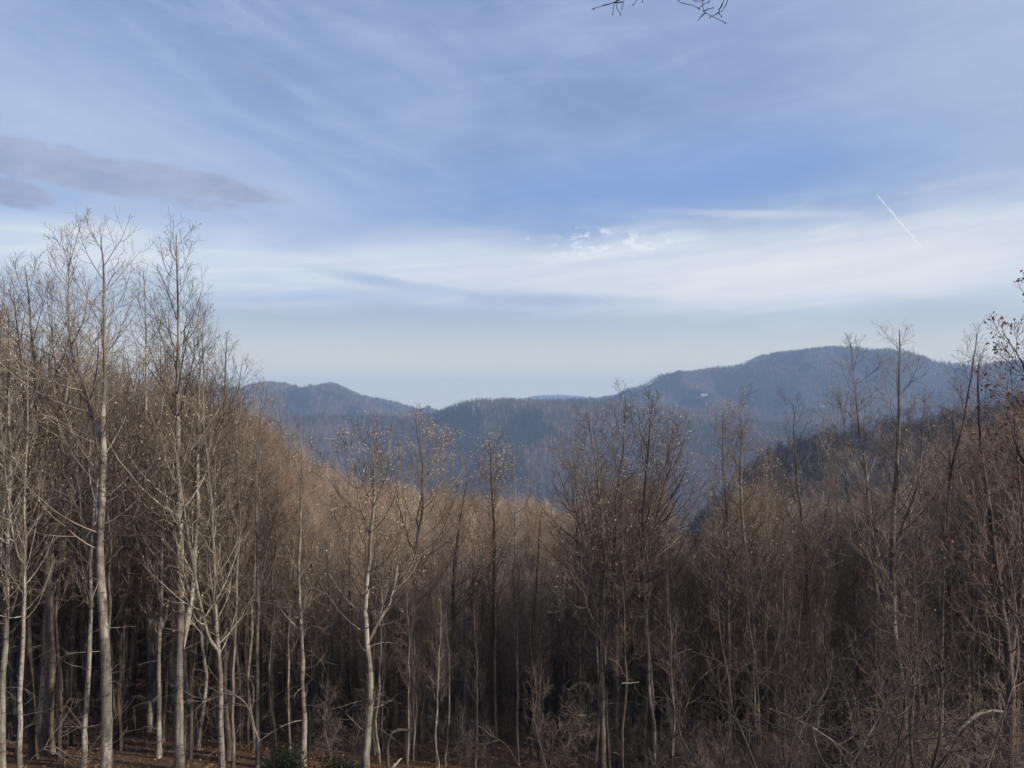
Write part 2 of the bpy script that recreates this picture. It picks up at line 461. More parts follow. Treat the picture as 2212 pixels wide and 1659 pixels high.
L1 = tbl(-600,840, 0,842, 150,835, 300,846, 400,835, 480,832, 520,838, 560,828, 600,830, 645,846, 680,835, 700,828, 722,826, 748,840, 780,851, 860,868, 905,884, 925,876, 948,887, 980,902, 1200,912, 1330,868, 1390,845, 1430,820, 1490,802, 1600,786, 1630,772, 1650,766, 1700,757, 1800,748, 1850,748, 1910,755, 1960,768, 2020,785, 2060,797, 2110,797, 2150,788, 2212,785, 2400,780, 2900,820)
L4 = tbl(-600,925, 1040,925, 1090,868, 1130,857, 1170,851, 1210,850, 1250,853, 1290,859, 1400,885, 1500,925, 2900,925)

def px_of_az(az):
    return 1106 + 1661 * np.tan(np.clip(az, -1.2, 1.2))

def ratio(table, px):                          # tan(elevation) along that azimuth of a picture height
    py = np.interp(px, table[0], table[1])
    x = (px - 1106) / 1661.0
    c, s = math.cos(PITCH), math.sin(PITCH)
    vz = (829.5 - py) / 1661.0
    yy = c - vz * s; zz = s + vz * c
    return zz / np.hypot(x, yy)

NODES = np.array([0, 12, 25, 45, 75, 115, 170, 330, 600, 1100, 1500, 2200, 2750, 3500, 4800, 8000, 9500, 12500, 14500], float)

def height(az, r):
    az = np.asarray(az, float); r = np.asarray(r, float)
    px = px_of_az(az)
    w = 1 + .13 * fbm(az * 1.7 + 5, az * 0 + 2, 3, 3)
    far = np.clip((r - 100) / 300, 0, 1)
    w = 1 + (w - 1) * far
    rr = r * w
    q = lambda node: node / (1 + (w - 1))
    lat = np.clip(px / 2212 - .5, -1.0, 1.0)
    right = np.clip((px - 1350) / 500, 0, 1); right = right * right * (3 - 2 * right)
    z = []
    z.append(-3.2 + 0 * az); z.append(-7.6 + 0 * az); z.append(-13.0 - 1.5 * lat); z.append(-18 - 5 * lat)
    z.append(-23.5 - 11 * lat); z.append(np.interp(lat, [-1, -.3, 0, .3, 1], [-18, -25.5, -29.5, -38, -56]))
    z.append(ratio(L7, px) * 170 - 20)
    z.append(-85 - 25 * right)
    z.append(np.maximum(ratio(L6, px) * q(600.) - 19, -220))
    z.append(-285 + 25 * right); z.append(-235 + 30 * right)
    z3 = ratio(L3, px) * q(2200.) - 19
    z.append(z3); z.append(z3 - 45 + 62 * right)
    z.append(ratio(L1, px) * q(3500.) - 19)
    z.append(-150 + 0 * az); z.append(ratio(L4, px) * q(8000.) - 5); z.append(-260 + 0 * az)
    z.append(ratio((np.array([-600, 2900]), np.array([879, 879])), px) * q(12500.)); z.append(-320 + 0 * az)
    Z = np.stack(z, -1)
    j = np.clip(np.searchsorted(NODES, rr, side='right') - 1, 0, len(NODES) - 2)
    s = np.clip((rr - NODES[j]) / (NODES[j + 1] - NODES[j]), 0, 1)
    ii = np.indices(j.shape)
    za = np.take_along_axis(Z, j[..., None], -1)[..., 0]; zb = np.take_along_axis(Z, (j + 1)[..., None], -1)[..., 0]
    zz = za + (zb - za) * s
    x = r * np.sin(az); y = r * np.cos(az)
    bump = np.sin(np.pi * s)
    amp = np.select([rr < 75, rr < 170, rr < 600, rr < 1100, rr < 2200, rr < 2750, rr < 3500], [0, 3., 10., 30., 85., 34., 135.], 40.)
    ridged = 1 - 2 * np.abs(fbm(x / 520 + .13 * y / 520, y / 900, 11, 4))
    zz = zz + bump * amp * (ridged - .62) * 1.3 + bump * amp * .35 * fbm(x / 160, y / 160, 31, 3)
    zz = zz + np.clip(r / 60, 0.2, 1) * .45 * fbm(x / 7, y / 7, 5, 3) + np.clip((r - 400) / 2000, 0, 1) * 2.5 * fbm(x / 60, y / 60, 6, 3)
    # the mountainside rises unseen behind the viewer, shaped to shade the lower woods
    back = np.clip((np.abs(az) - 1.05) / .9, 0, 1); back = back * back * (3 - 2 * back)
    zb_ = -3.2 + np.interp(r, [0, 4, 60, 200, 500, 1500, 14500], [0, .6, 32, 88, 160, 220, 200]) + 2 * fbm(x / 30, y / 30, 8, 3) * np.clip(r / 30, 0, 1)
    return zz * (1 - back) + zb_ * back

def hxy(x, y):
    return height(np.arctan2(x, y), np.hypot(x, y))

def ring_sheet(name, r_list, az, m, **props):
    A, Rr = np.meshgrid(az, r_list)
    Z = height(A, Rr)
    V = np.stack([Rr * np.sin(A), Rr * np.cos(A), Z], -1).reshape(-1, 3)
    nr, na = A.shape
    i = (np.arange(nr - 1)[:, None] * na + np.arange(na - 1)[None, :]).ravel()
    F = np.stack([i, i + na, i + na + 1, i + 1], -1)
    return obj(name, mesh_from(name, V, F, [m]), **props)

az_f = np.linspace(-.80, .80, 521)
az_b = np.concatenate([np.linspace(-math.pi, -.80, 50)[:-1], az_f, np.linspace(.80, math.pi, 50)[1:]])
r_near = np.r_[np.linspace(0.3, 30, 30), np.geomspace(31, 400, 90)]
r_mid = np.geomspace(400, 2720, 150)
r_far = np.r_[np.geomspace(2720, 4800, 90), np.geomspace(4900, 9600, 40)]
ring_sheet('ground', r_near, az_b, M['ground'], kind='structure', label='brown leaf covered forest floor falling away below the lookout')
ring_sheet('hills', r_mid, az_b, M['hill'], kind='structure', label='wooded valley side and middle hills')
ring_sheet('mountains', r_far, az_b, M['hill'], kind='structure', label='blue grey wooded mountains along the horizon')

# the air
def build_haze():
    m = bpy.data.materials.new('haze_air')
    m.use_nodes = True
    t = NT(m.node_tree)
    v = t.n('ShaderNodeVolumePrincipled', {'Color': (.50, .69, 1.0, 1), 'Density': HAZE_DENSITY, 'Anisotropy': 0.0})
    o = t.n('ShaderNodeOutputMaterial')
    t.t.links.new(v.outputs[0], o.inputs['Volume'])
    g = Geo().box((-9800, -9800, -420), (9800, 9800, 335))
    obj('haze', g.mesh('haze', [m], False), kind='stuff', label='thin blue haze in the valley air')
HAZE_DENSITY = 0.00018
build_haze()

# ------------------------------------------------------------------ far forest (instanced stuff) and its models
def model_far(seed, conifer=False, dark=False):
    rng = np.random.default_rng(seed)
    g = Geo()
    H = 20.0
    if conifer:
        P = np.array([[[0, 0, 0], [0, 0, H * .5], [0, 0, H]]], float)
        g.tubes(P, [[.25, .15, .03]], 3, 1)
        n = 130
        h = rng.random(n) ** .8; a = rng.random(n) * 6.28
        L = (1 - h) * 3.6 + .5
        D = np.stack([np.cos(a), np.sin(a), -.25 + 0 * a], -1)
        C = np.stack([0 * a, 0 * a, H * .12 + h * H * .86], -1)
        g.leaves(C, L, L * .45, D, 0, rng)
        return g.mesh('evergreen', [M['conifer'], M['far_trunk']], False)
    P = np.zeros((1, 6, 3)); P[0, :, 2] = np.linspace(0, H, 6); P[0, 1:, :2] = np.cumsum(rng.normal(size=(5, 2)) * .3, 0)
    Rd = np.linspace(.26, .05, 6)[None]
    g.tubes(P, Rd, 4, 1)
    P1, R1 = grow(P, Rd, 20, .36, .98, lambda t, l: 5.4 - 3.0 * t, lambda t: 60 - 22 * t, 3, .45, .15, .02, .05, rng)
    g.tubes(P1, R1, 3, 0)
    P2, R2 = grow(P1, R1, 6, .25, 1.0, lambda t, l: .42 * l + .4, lambda t: 42 + 0 * t, 2, .3, .15, .02, .05, rng)
    D = P2[:, -1] - P2[:, 0]
    g.leaves(P2[:, 0], np.linalg.norm(D, axis=1) * 1.2, .17, D, 0, rng)
    return g.mesh('bare_tree', [M['far_crown_shade' if dark else 'far_crown'], M['far_trunk_shade' if dark else 'far_trunk']], False)

def model_mid(seed, H=18.0):
    rng = np.random.default_rng(seed)
    g = Geo()
    P = np.zeros((1, 8, 3)); P[0, :, 2] = np.linspace(0, H, 8); P[0, 1:, :2] = np.cumsum(rng.normal(size=(7, 2)) * .22, 0)
    Rd = (np.linspace(.17, .02, 8))[None]
    g.tubes(P, Rd, 5, 1)
    P1, R1 = grow(P, Rd, 30, .30, .98, lambda t, l: 4.8 - 3.3 * t, lambda t: 62 - 24 * t, 5, .40, .22, .011, .012, rng)
    g.tubes(P1, R1, 3, 0)
    P2, R2 = grow(P1, R1, 7, .15, .97, lambda t, l: .45 * l + .2, lambda t: 42 + 0 * t, 3, .4, .25, .009, .010, rng)
    g.tubes(P2, R2, 3, 0)
    P3, R3 = grow(P2, R2, 5, .1, .97, lambda t, l: .45 * l + .15, lambda t: 48 + 0 * t, 2, .25, .25, .007, .009, rng)
    g.tubes(P3, R3, 3, 0)
    return g.mesh('bare_tree', [M['slope_crown'], M['bark_grey']], True)

def visible_points(rmin, rmax, per_m2, seed, hgt=20.0, margin=.003, pxr=(-180, 2400), weight=None, edge=None):
    rng = np.random.default_rng(seed)
    a0, a1 = math.atan((pxr[0] - 1106) / 1661), math.atan((pxr[1] - 1106) / 1661)
    n = int((a1 - a0) / 2 * (rmax**2 - rmin**2) * per_m2)
    az = a0 + (a1 - a0) * rng.random(n)
    r = np.sqrt(rmin**2 + (rmax**2 - rmin**2) * rng.random(n))
    # terrain screen: running maximum of tan(elevation)
    ga = np.linspace(a0, a1, 400); gr = np.geomspace(60, rmax + 5, 500)
    A, G = np.meshgrid(ga, gr, indexing='ij')
    T = height(A, G) / G
    T = np.maximum.accumulate(T + np.where(G > 150, 8. / G, 0), axis=1)
    ia = np.clip(((az - a0) / (a1 - a0) * 399).astype(int), 0, 399)
    ir = np.clip(np.searchsorted(gr, r * .985) - 1, 0, 499)
    z = height(az, r)
    keep = (z + hgt) / r > T[ia, ir] - margin
    if weight is not None:
        keep &= rng.random(n) < weight(az, r)
    return np.stack([r * np.sin(az), r * np.cos(az), z - .2], -1)[keep]

def scatter(name, pts, seed, protos, pick, smin=.75, smax=1.2, sizes=None, **props):
    """one stuff object: real tree meshes instanced on the points"""
    rng = np.random.default_rng(seed)
    me = bpy.data.meshes.new(name)
    me.vertices.add(len(pts)); me.vertices.foreach_set('co', np.asarray(pts, np.float32).ravel())
    a = me.attributes.new('size', 'FLOAT', 'POINT'); a.data.foreach_set('value', (smin + (smax - smin) * rng.random(len(pts)) if sizes is None else sizes).astype(np.float32))
    a = me.attributes.new('turn', 'FLOAT', 'POINT'); a.data.foreach_set('value', (rng.random(len(pts)) * 6.28).astype(np.float32))
    a = me.attributes.new('which', 'INT', 'POINT'); a.data.foreach_set('value', pick(pts, rng).astype(np.int32))
    o = obj(name, me, **props)
    ng = bpy.data.node_groups.new(name, 'GeometryNodeTree')
    ng.interface.new_socket('Geometry', in_out='INPUT', socket_type='NodeSocketGeometry')
    ng.interface.new_socket('Geometry', in_out='OUTPUT', socket_type='NodeSocketGeometry')
    N = ng.nodes; Lk = ng.links
    gi = N.new('NodeGroupInput'); go = N.new('NodeGroupOutput')
    jn = N.new('GeometryNodeJoinGeometry')
    for p in reversed(protos):
        oi = N.new('GeometryNodeObjectInfo'); oi.transform_space = 'ORIGINAL'
        oi.inputs['Object'].default_value = p; oi.inputs['As Instance'].default_value = True
        Lk.new(oi.outputs['Geometry'], jn.inputs[0])
    ip = N.new('GeometryNodeInstanceOnPoints')
    ip.inputs['Pick Instance'].default_value = True
    def attr(nm, ty):
        x = N.new('GeometryNodeInputNamedAttribute'); x.data_type = ty; x.inputs[0].default_value = nm
        return x.outputs[0]
    cx = N.new('ShaderNodeCombineXYZ'); Lk.new(attr('turn', 'FLOAT'), cx.inputs[2])
    rt = N.new('FunctionNodeEulerToRotation'); Lk.new(cx.outputs[0], rt.inputs[0])
    Lk.new(gi.outputs[0], ip.inputs['Points']); Lk.new(jn.outputs[0], ip.inputs['Instance'])
    Lk.new(attr('which', 'INT'), ip.inputs['Instance Index']); Lk.new(rt.outputs[0], ip.inputs['Rotation'])
    Lk.new(attr('size', 'FLOAT'), ip.inputs['Scale']); Lk.new(ip.outputs[0], go.inputs[0])
    md = o.modifiers.new('scatter', 'NODES'); md.node_group = ng
    return o

def on_ground(px, r):
    a = math.atan((px - 1106) / 1661)
    x, y = r * math.sin(a), r * math.cos(a)
    return np.array([x, y, float(hxy(np.array(x), np.array(y))) - .15])

# model trees stand on the ridges as trees of their own
far_models = []
spots = [(1640, 3495, 'small bare tree standing on the crest at the shoulder of the long mountain'),
         (1745, 3495, 'small bare tree on the crest of the long mountain nearer its summit'),
         (715, 3495, 'tiny bare tree on the summit of the peaked hill above the valley gap'),
         (1048, 2195, 'tiny bare tree on the first hump of the middle hill past the gap')]
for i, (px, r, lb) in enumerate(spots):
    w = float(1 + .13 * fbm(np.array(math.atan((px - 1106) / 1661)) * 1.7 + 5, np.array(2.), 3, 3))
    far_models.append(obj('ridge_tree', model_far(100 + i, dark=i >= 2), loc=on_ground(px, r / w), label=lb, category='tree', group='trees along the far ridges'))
con_models = [obj('evergreen_tree', model_far(120 + i, True), loc=on_ground(px, r), label=lb, category='tree', group='dark evergreens on the hills')
              for i, (px, r, lb) in enumerate([(1105, 1900, 'dark green evergreen among the bare trees high on the middle hill'),
                                               (1190, 1750, 'dark green evergreen low on the middle hill side')])]
mid_models = []
for i, (px, r, lb) in enumerate([(700, 128, 'small brown bare tree on the near slope left of the gap in the woods'),
                                 (960, 150, 'brown bare tree on the near slope below the valley, mid picture'),
                                 (1130, 160, 'brown bare tree at the top edge of the near brown slope'),
                                 (1240, 150, 'brown bare tree on the near slope beside the dark multi stemmed group'),
                                 (1420, 165, 'brown bare tree where the near brown slope drops to the valley')]):
    mid_models.append(obj('slope_tree', model_mid(200 + i), loc=on_ground(px, r), label=lb, category='tree', group='brown bare trees on the near slope'))

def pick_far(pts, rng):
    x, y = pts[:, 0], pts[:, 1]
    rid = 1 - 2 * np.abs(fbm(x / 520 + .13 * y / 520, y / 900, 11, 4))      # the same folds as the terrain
    hx_ = (hxy(x + 25, y) - hxy(x - 25, y)) / 50                               # slopes turned from or to the sun
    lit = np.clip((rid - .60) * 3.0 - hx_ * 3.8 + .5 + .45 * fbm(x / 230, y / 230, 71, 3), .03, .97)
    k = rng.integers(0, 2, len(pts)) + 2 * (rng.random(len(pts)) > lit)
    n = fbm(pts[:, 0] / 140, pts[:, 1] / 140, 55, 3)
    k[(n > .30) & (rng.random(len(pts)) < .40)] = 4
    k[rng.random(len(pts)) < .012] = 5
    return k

pts = visible_points(2720, 4150, 1 / 62., 1)
def crest_row(rlo, rhi, n, seed, pxr=(-180, 2400)):
    rg_ = np.random.default_rng(seed)
    a = np.sort(np.arctan((pxr[0] + (pxr[1] - pxr[0]) * rg_.random(n) - 1106) / 1661))
    gr = np.linspace(rlo, rhi, 160)
    A, G = np.meshgrid(a, gr, indexing='ij')
    T = height(A, G) / G
    r = gr[np.argmax(T, axis=1)] + rg_.normal(size=n) * 9
    ok = fbm(a * 60, a * 0, seed, 3) > -.22
    a, r = a[ok], r[ok]
    return np.stack([r * np.sin(a), r * np.cos(a), height(a, r) - .2], -1)
pts = np.concatenate([pts, crest_row(3000, 4200, 700, 21)])
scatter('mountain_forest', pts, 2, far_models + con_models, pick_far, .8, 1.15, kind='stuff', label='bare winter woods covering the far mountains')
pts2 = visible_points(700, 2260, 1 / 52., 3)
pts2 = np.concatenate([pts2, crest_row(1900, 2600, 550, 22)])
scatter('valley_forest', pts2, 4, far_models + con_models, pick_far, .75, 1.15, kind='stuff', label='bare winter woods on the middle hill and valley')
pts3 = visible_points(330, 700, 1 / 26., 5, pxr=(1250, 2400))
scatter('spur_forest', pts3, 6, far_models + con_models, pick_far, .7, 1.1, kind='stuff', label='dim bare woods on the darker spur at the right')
pts4 = visible_points(86, 330, 1 / 13., 7, margin=.02)
_r = np.hypot(pts4[:, 0], pts4[:, 1]); _px = px_of_az(np.arctan2(pts4[:, 0], pts4[:, 1]))
_g = np.random.default_rng(88)
_top = (ratio(L7, _px) - np.abs(_g.normal(size=len(_r))) * .012 + .003) * _r
_sz = np.clip(np.minimum(_g.uniform(.62, 1.12, len(_r)), (_top - pts4[:, 2]) / 18.8), .25, 1.2)
scatter('slope_forest', pts4, 8, mid_models, lambda p, g: g.integers(0, 5, len(p)), sizes=_sz, kind='stuff', label='fuzzy brown bare woods on the near slope')
print('far', len(pts), len(pts2), len(pts3), len(pts4))
#NEXT
# ------------------------------------------------------------------ near trees
def add_crown(g, P, Rd, rng, H, c0, n1, spread, mats=(0, 0, 0), dens=1.0, rtip=.0055, k3=2, droop=False, L1s=None):
    """limbs, branches and twigs on stems P[N,K,3]; returns the limbs and twig tips"""
    up = .55 if not droop else .1
    P1, R1 = grow(P, Rd, n1, c0, .985, L1s or (lambda t, l: spread * H * (1 - .84 * ((t - c0) / (1 - c0)))+.30),
                  lambda t: 56 - 16 * (t - c0) / (1 - c0), 9, up * 1.0, .16, .0085, rtip * 1.3, rng, tpow=1.2)
    P2, R2 = grow(P1, R1, max(3, int(6.6 * dens)), .12, .95, lambda t, l: (.52 * l + .06) * (1 - .50 * t), lambda t: 46 - 6 * t, 5, up * .8, .20, .008, rtip * 1.05, rng)
    P3, R3 = grow(P2, R2, max(2, int(4.4 * dens)), .12, .93, lambda t, l: (.52 * l + .06) * (1 - .40 * t), lambda t: 44 + 0 * t, k3, up * .6, .18, .006, rtip, rng)
    return P1, R1, P2, R2, P3, R3

def empty(name, loc, rz=0, **props):
    return obj(name, None, loc=loc, rot=(0, 0, rz), **props)

def px_left(stems):
    return stems[0][0][0] < 560

def hero(name, stems, Y, r0, label, bk='bark_pale', tw='twig_grey', spread=.20, n1=40, c0=.42, seeds=0, leaves=None, dens=1.0, seed=1, group=None, droop=False, low=8):
    rng = np.random.default_rng(seed)
    # trunk: picture outline turned into real points at the tree's own distance, run down to the ground
    lines = []
    for k, st in enumerate(stems):
        yy = Y if k == 0 else Y + 0.0
        pts = np.array([at(px, py, yy + (0 if (k == 0 or j == 0) else .35 * j * (1 if k % 2 else -1))) for j, (px, py) in enumerate(st)])
        lines.append(pts)
    t0 = lines[0]
    x, y = t0[0][0], t0[0][1]
    gz = float(hxy(np.array(x), np.array(y)))
    if t0[0][2] > gz + .3:
        d = t0[0] - t0[min(1, len(t0) - 1)]
        foot = np.array([x + .15 * d[0] / max(abs(d[2]), .5), y, gz - .25])
        t0 = np.vstack([foot, t0])
    else:
        t0 = t0[t0[:, 2] > gz + .5]
        t0 = np.vstack([[x, y, gz - .25], t0])
    lines = [t0] + lines[1:]
    for L_ in lines:
        L_[-1, 2] -= .35
    t0 = lines[0]
    root = t0[0].copy(); root[2] += .25
    H = t0[-1][2] - root[2]
    K = 34
    P0 = resample(t0, K) - root
    P0[1:, :2] += np.cumsum(rng.normal(size=(K - 1, 2)) * .018, 0)
    s = np.linspace(0, 1, K)
    R0 = r0 * (.80 if px_left(stems) else .9) * (1 - s) ** .85 * (1 + .5 * np.exp(-s * K / 1.2)) + .012
    R0 *= 1 + .05 * rng.normal(size=K)
    e = empty(name, root, label=label, category='tree', group=group)
    g = Geo().tubes(P0[None], R0[None], 12, 0, .09)
    obj('trunk', g.mesh('trunk', [M[bk]]), e)
    PS = [P0]; RS = [R0]; CC = [c0]
    for pts in lines[1:]:
        Pk = resample(pts, K) - root
        allP = np.concatenate(PS); allR = np.concatenate(RS)
        d0 = np.linalg.norm(allP - Pk[0], axis=1); jj = int(np.argmin(d0)); rj = allR[jj]
        Pk[1:, :2] += np.cumsum(rng.normal(size=(K - 1, 2)) * .015, 0)
        Pk[:5] += (allP[jj] - Pk[0])[None] * np.linspace(1, 0, 5)[:, None]
        Rk = np.maximum(rj * .72 * (1 - s) ** .9, .012)
        obj('fork', Geo().tubes(Pk[None], Rk[None], 9, 0, .06).mesh('fork', [M[bk]]), e)
        PS.append(Pk); RS.append(Rk); CC.append(.15)
    cg = Geo(); tips = []; tip_d = []
    limbs = []
    for P, Rr, c in zip(PS, RS, CC):
        Hs = np.linalg.norm(np.diff(P, axis=0), axis=1).sum()
        n = max(6, int(n1 * .88 * min(1, (Hs * (1 - c)) / (H * (1 - c0)))))
        P1, R1, P2, R2, P3, R3 = add_crown(cg, P[None], Rr[None], rng, H, c, n, spread, dens=dens, droop=droop,
                                           L1s=lambda t, l, c=c: np.minimum(spread * 1.22 * H, .40 * Hs + .6) * (1 - .84 * ((t - c) / (1 - c)) ** .9) + .32)
        L = np.linalg.norm(P1[:, -1] - P1[:, 0], axis=1)
        big = np.argsort(-L)[:9 if P is P0 else 4]
        for i in big: limbs.append((P1[i], R1[i], P1[i, 0, 2] > .5 * H))
        rest = np.setdiff1d(np.arange(len(P1)), big)
        cg.tubes(P1[rest], R1[rest], 4, 1); cg.tubes(P2, R2, 3, 1); cg.tubes(P3, R3, 3, 1)
        tips.append(P3[:, -1]); tip_d.append(P3[:, -1] - P3[:, -2])
        tips.append(P2[:, -1]); tip_d.append(P2[:, -1] - P2[:, -2])
    if low:                                   # thin dead branches down the bole
        Pl, Rl = grow(P0[None], R0[None], low, .12, c0, lambda t, l: 1.6 + 0 * t, lambda t: 75 + 0 * t, 6, -.1, .4, .007, .006, rng)
        Pm, Rm = grow(Pl, Rl, 4, .3, .95, lambda t, l: .4 * l, lambda t: 45 + 0 * t, 3, 0, .4, .006, .005, rng)
        cg.tubes(Pl, Rl, 4, 0); cg.tubes(Pm, Rm, 3, 1)
    for P, Rr, hi in limbs:
        obj('limb', Geo().tubes(P[None], Rr[None] * .85, 6, 0).mesh('limb', [M[tw] if hi else M[bk]]), e)
    obj('crown', cg.mesh('crown', [M[bk], M[tw]]), e)
    T = np.concatenate(tips); D = np.concatenate(tip_d)
    # seed heads sit in loose clusters, not evenly
    cl = vnoise(T[:, 0] * .8 + 9, T[:, 2] * .8 + T[:, 1], 13)
    T = T[cl > .42]
    if seeds:
        idx = rng.choice(len(T), min(seeds, len(T)), replace=False)
        sg = Geo()
        C = T[idx]
        for q in range(4):
            sg.leaves(C, .048, .028, np.array([0, 0, 1.]) + rng.normal(size=C.shape) * .55, 0, rng)
        obj('seed_heads', sg.mesh('seed_heads', [M['seed']]), e, kind='stuff')
    if leaves:
        cnt, lm, size, hang = leaves
        lo = np.concatenate([P3_ for P3_ in tips])
        idx = rng.integers(0, len(lo), cnt)
        C = lo[idx] + rng.normal(size=(cnt, 3)) * .07
        lg = Geo().leaves(C, size * (.7 + .6 * rng.random(cnt)), size * .6, np.array([0, 0, -hang]) + rng.normal(size=C.shape) * .7, 0, rng)
        obj('leaves', lg.mesh('leaves', [M[lm]]), e, kind='stuff')
    return e

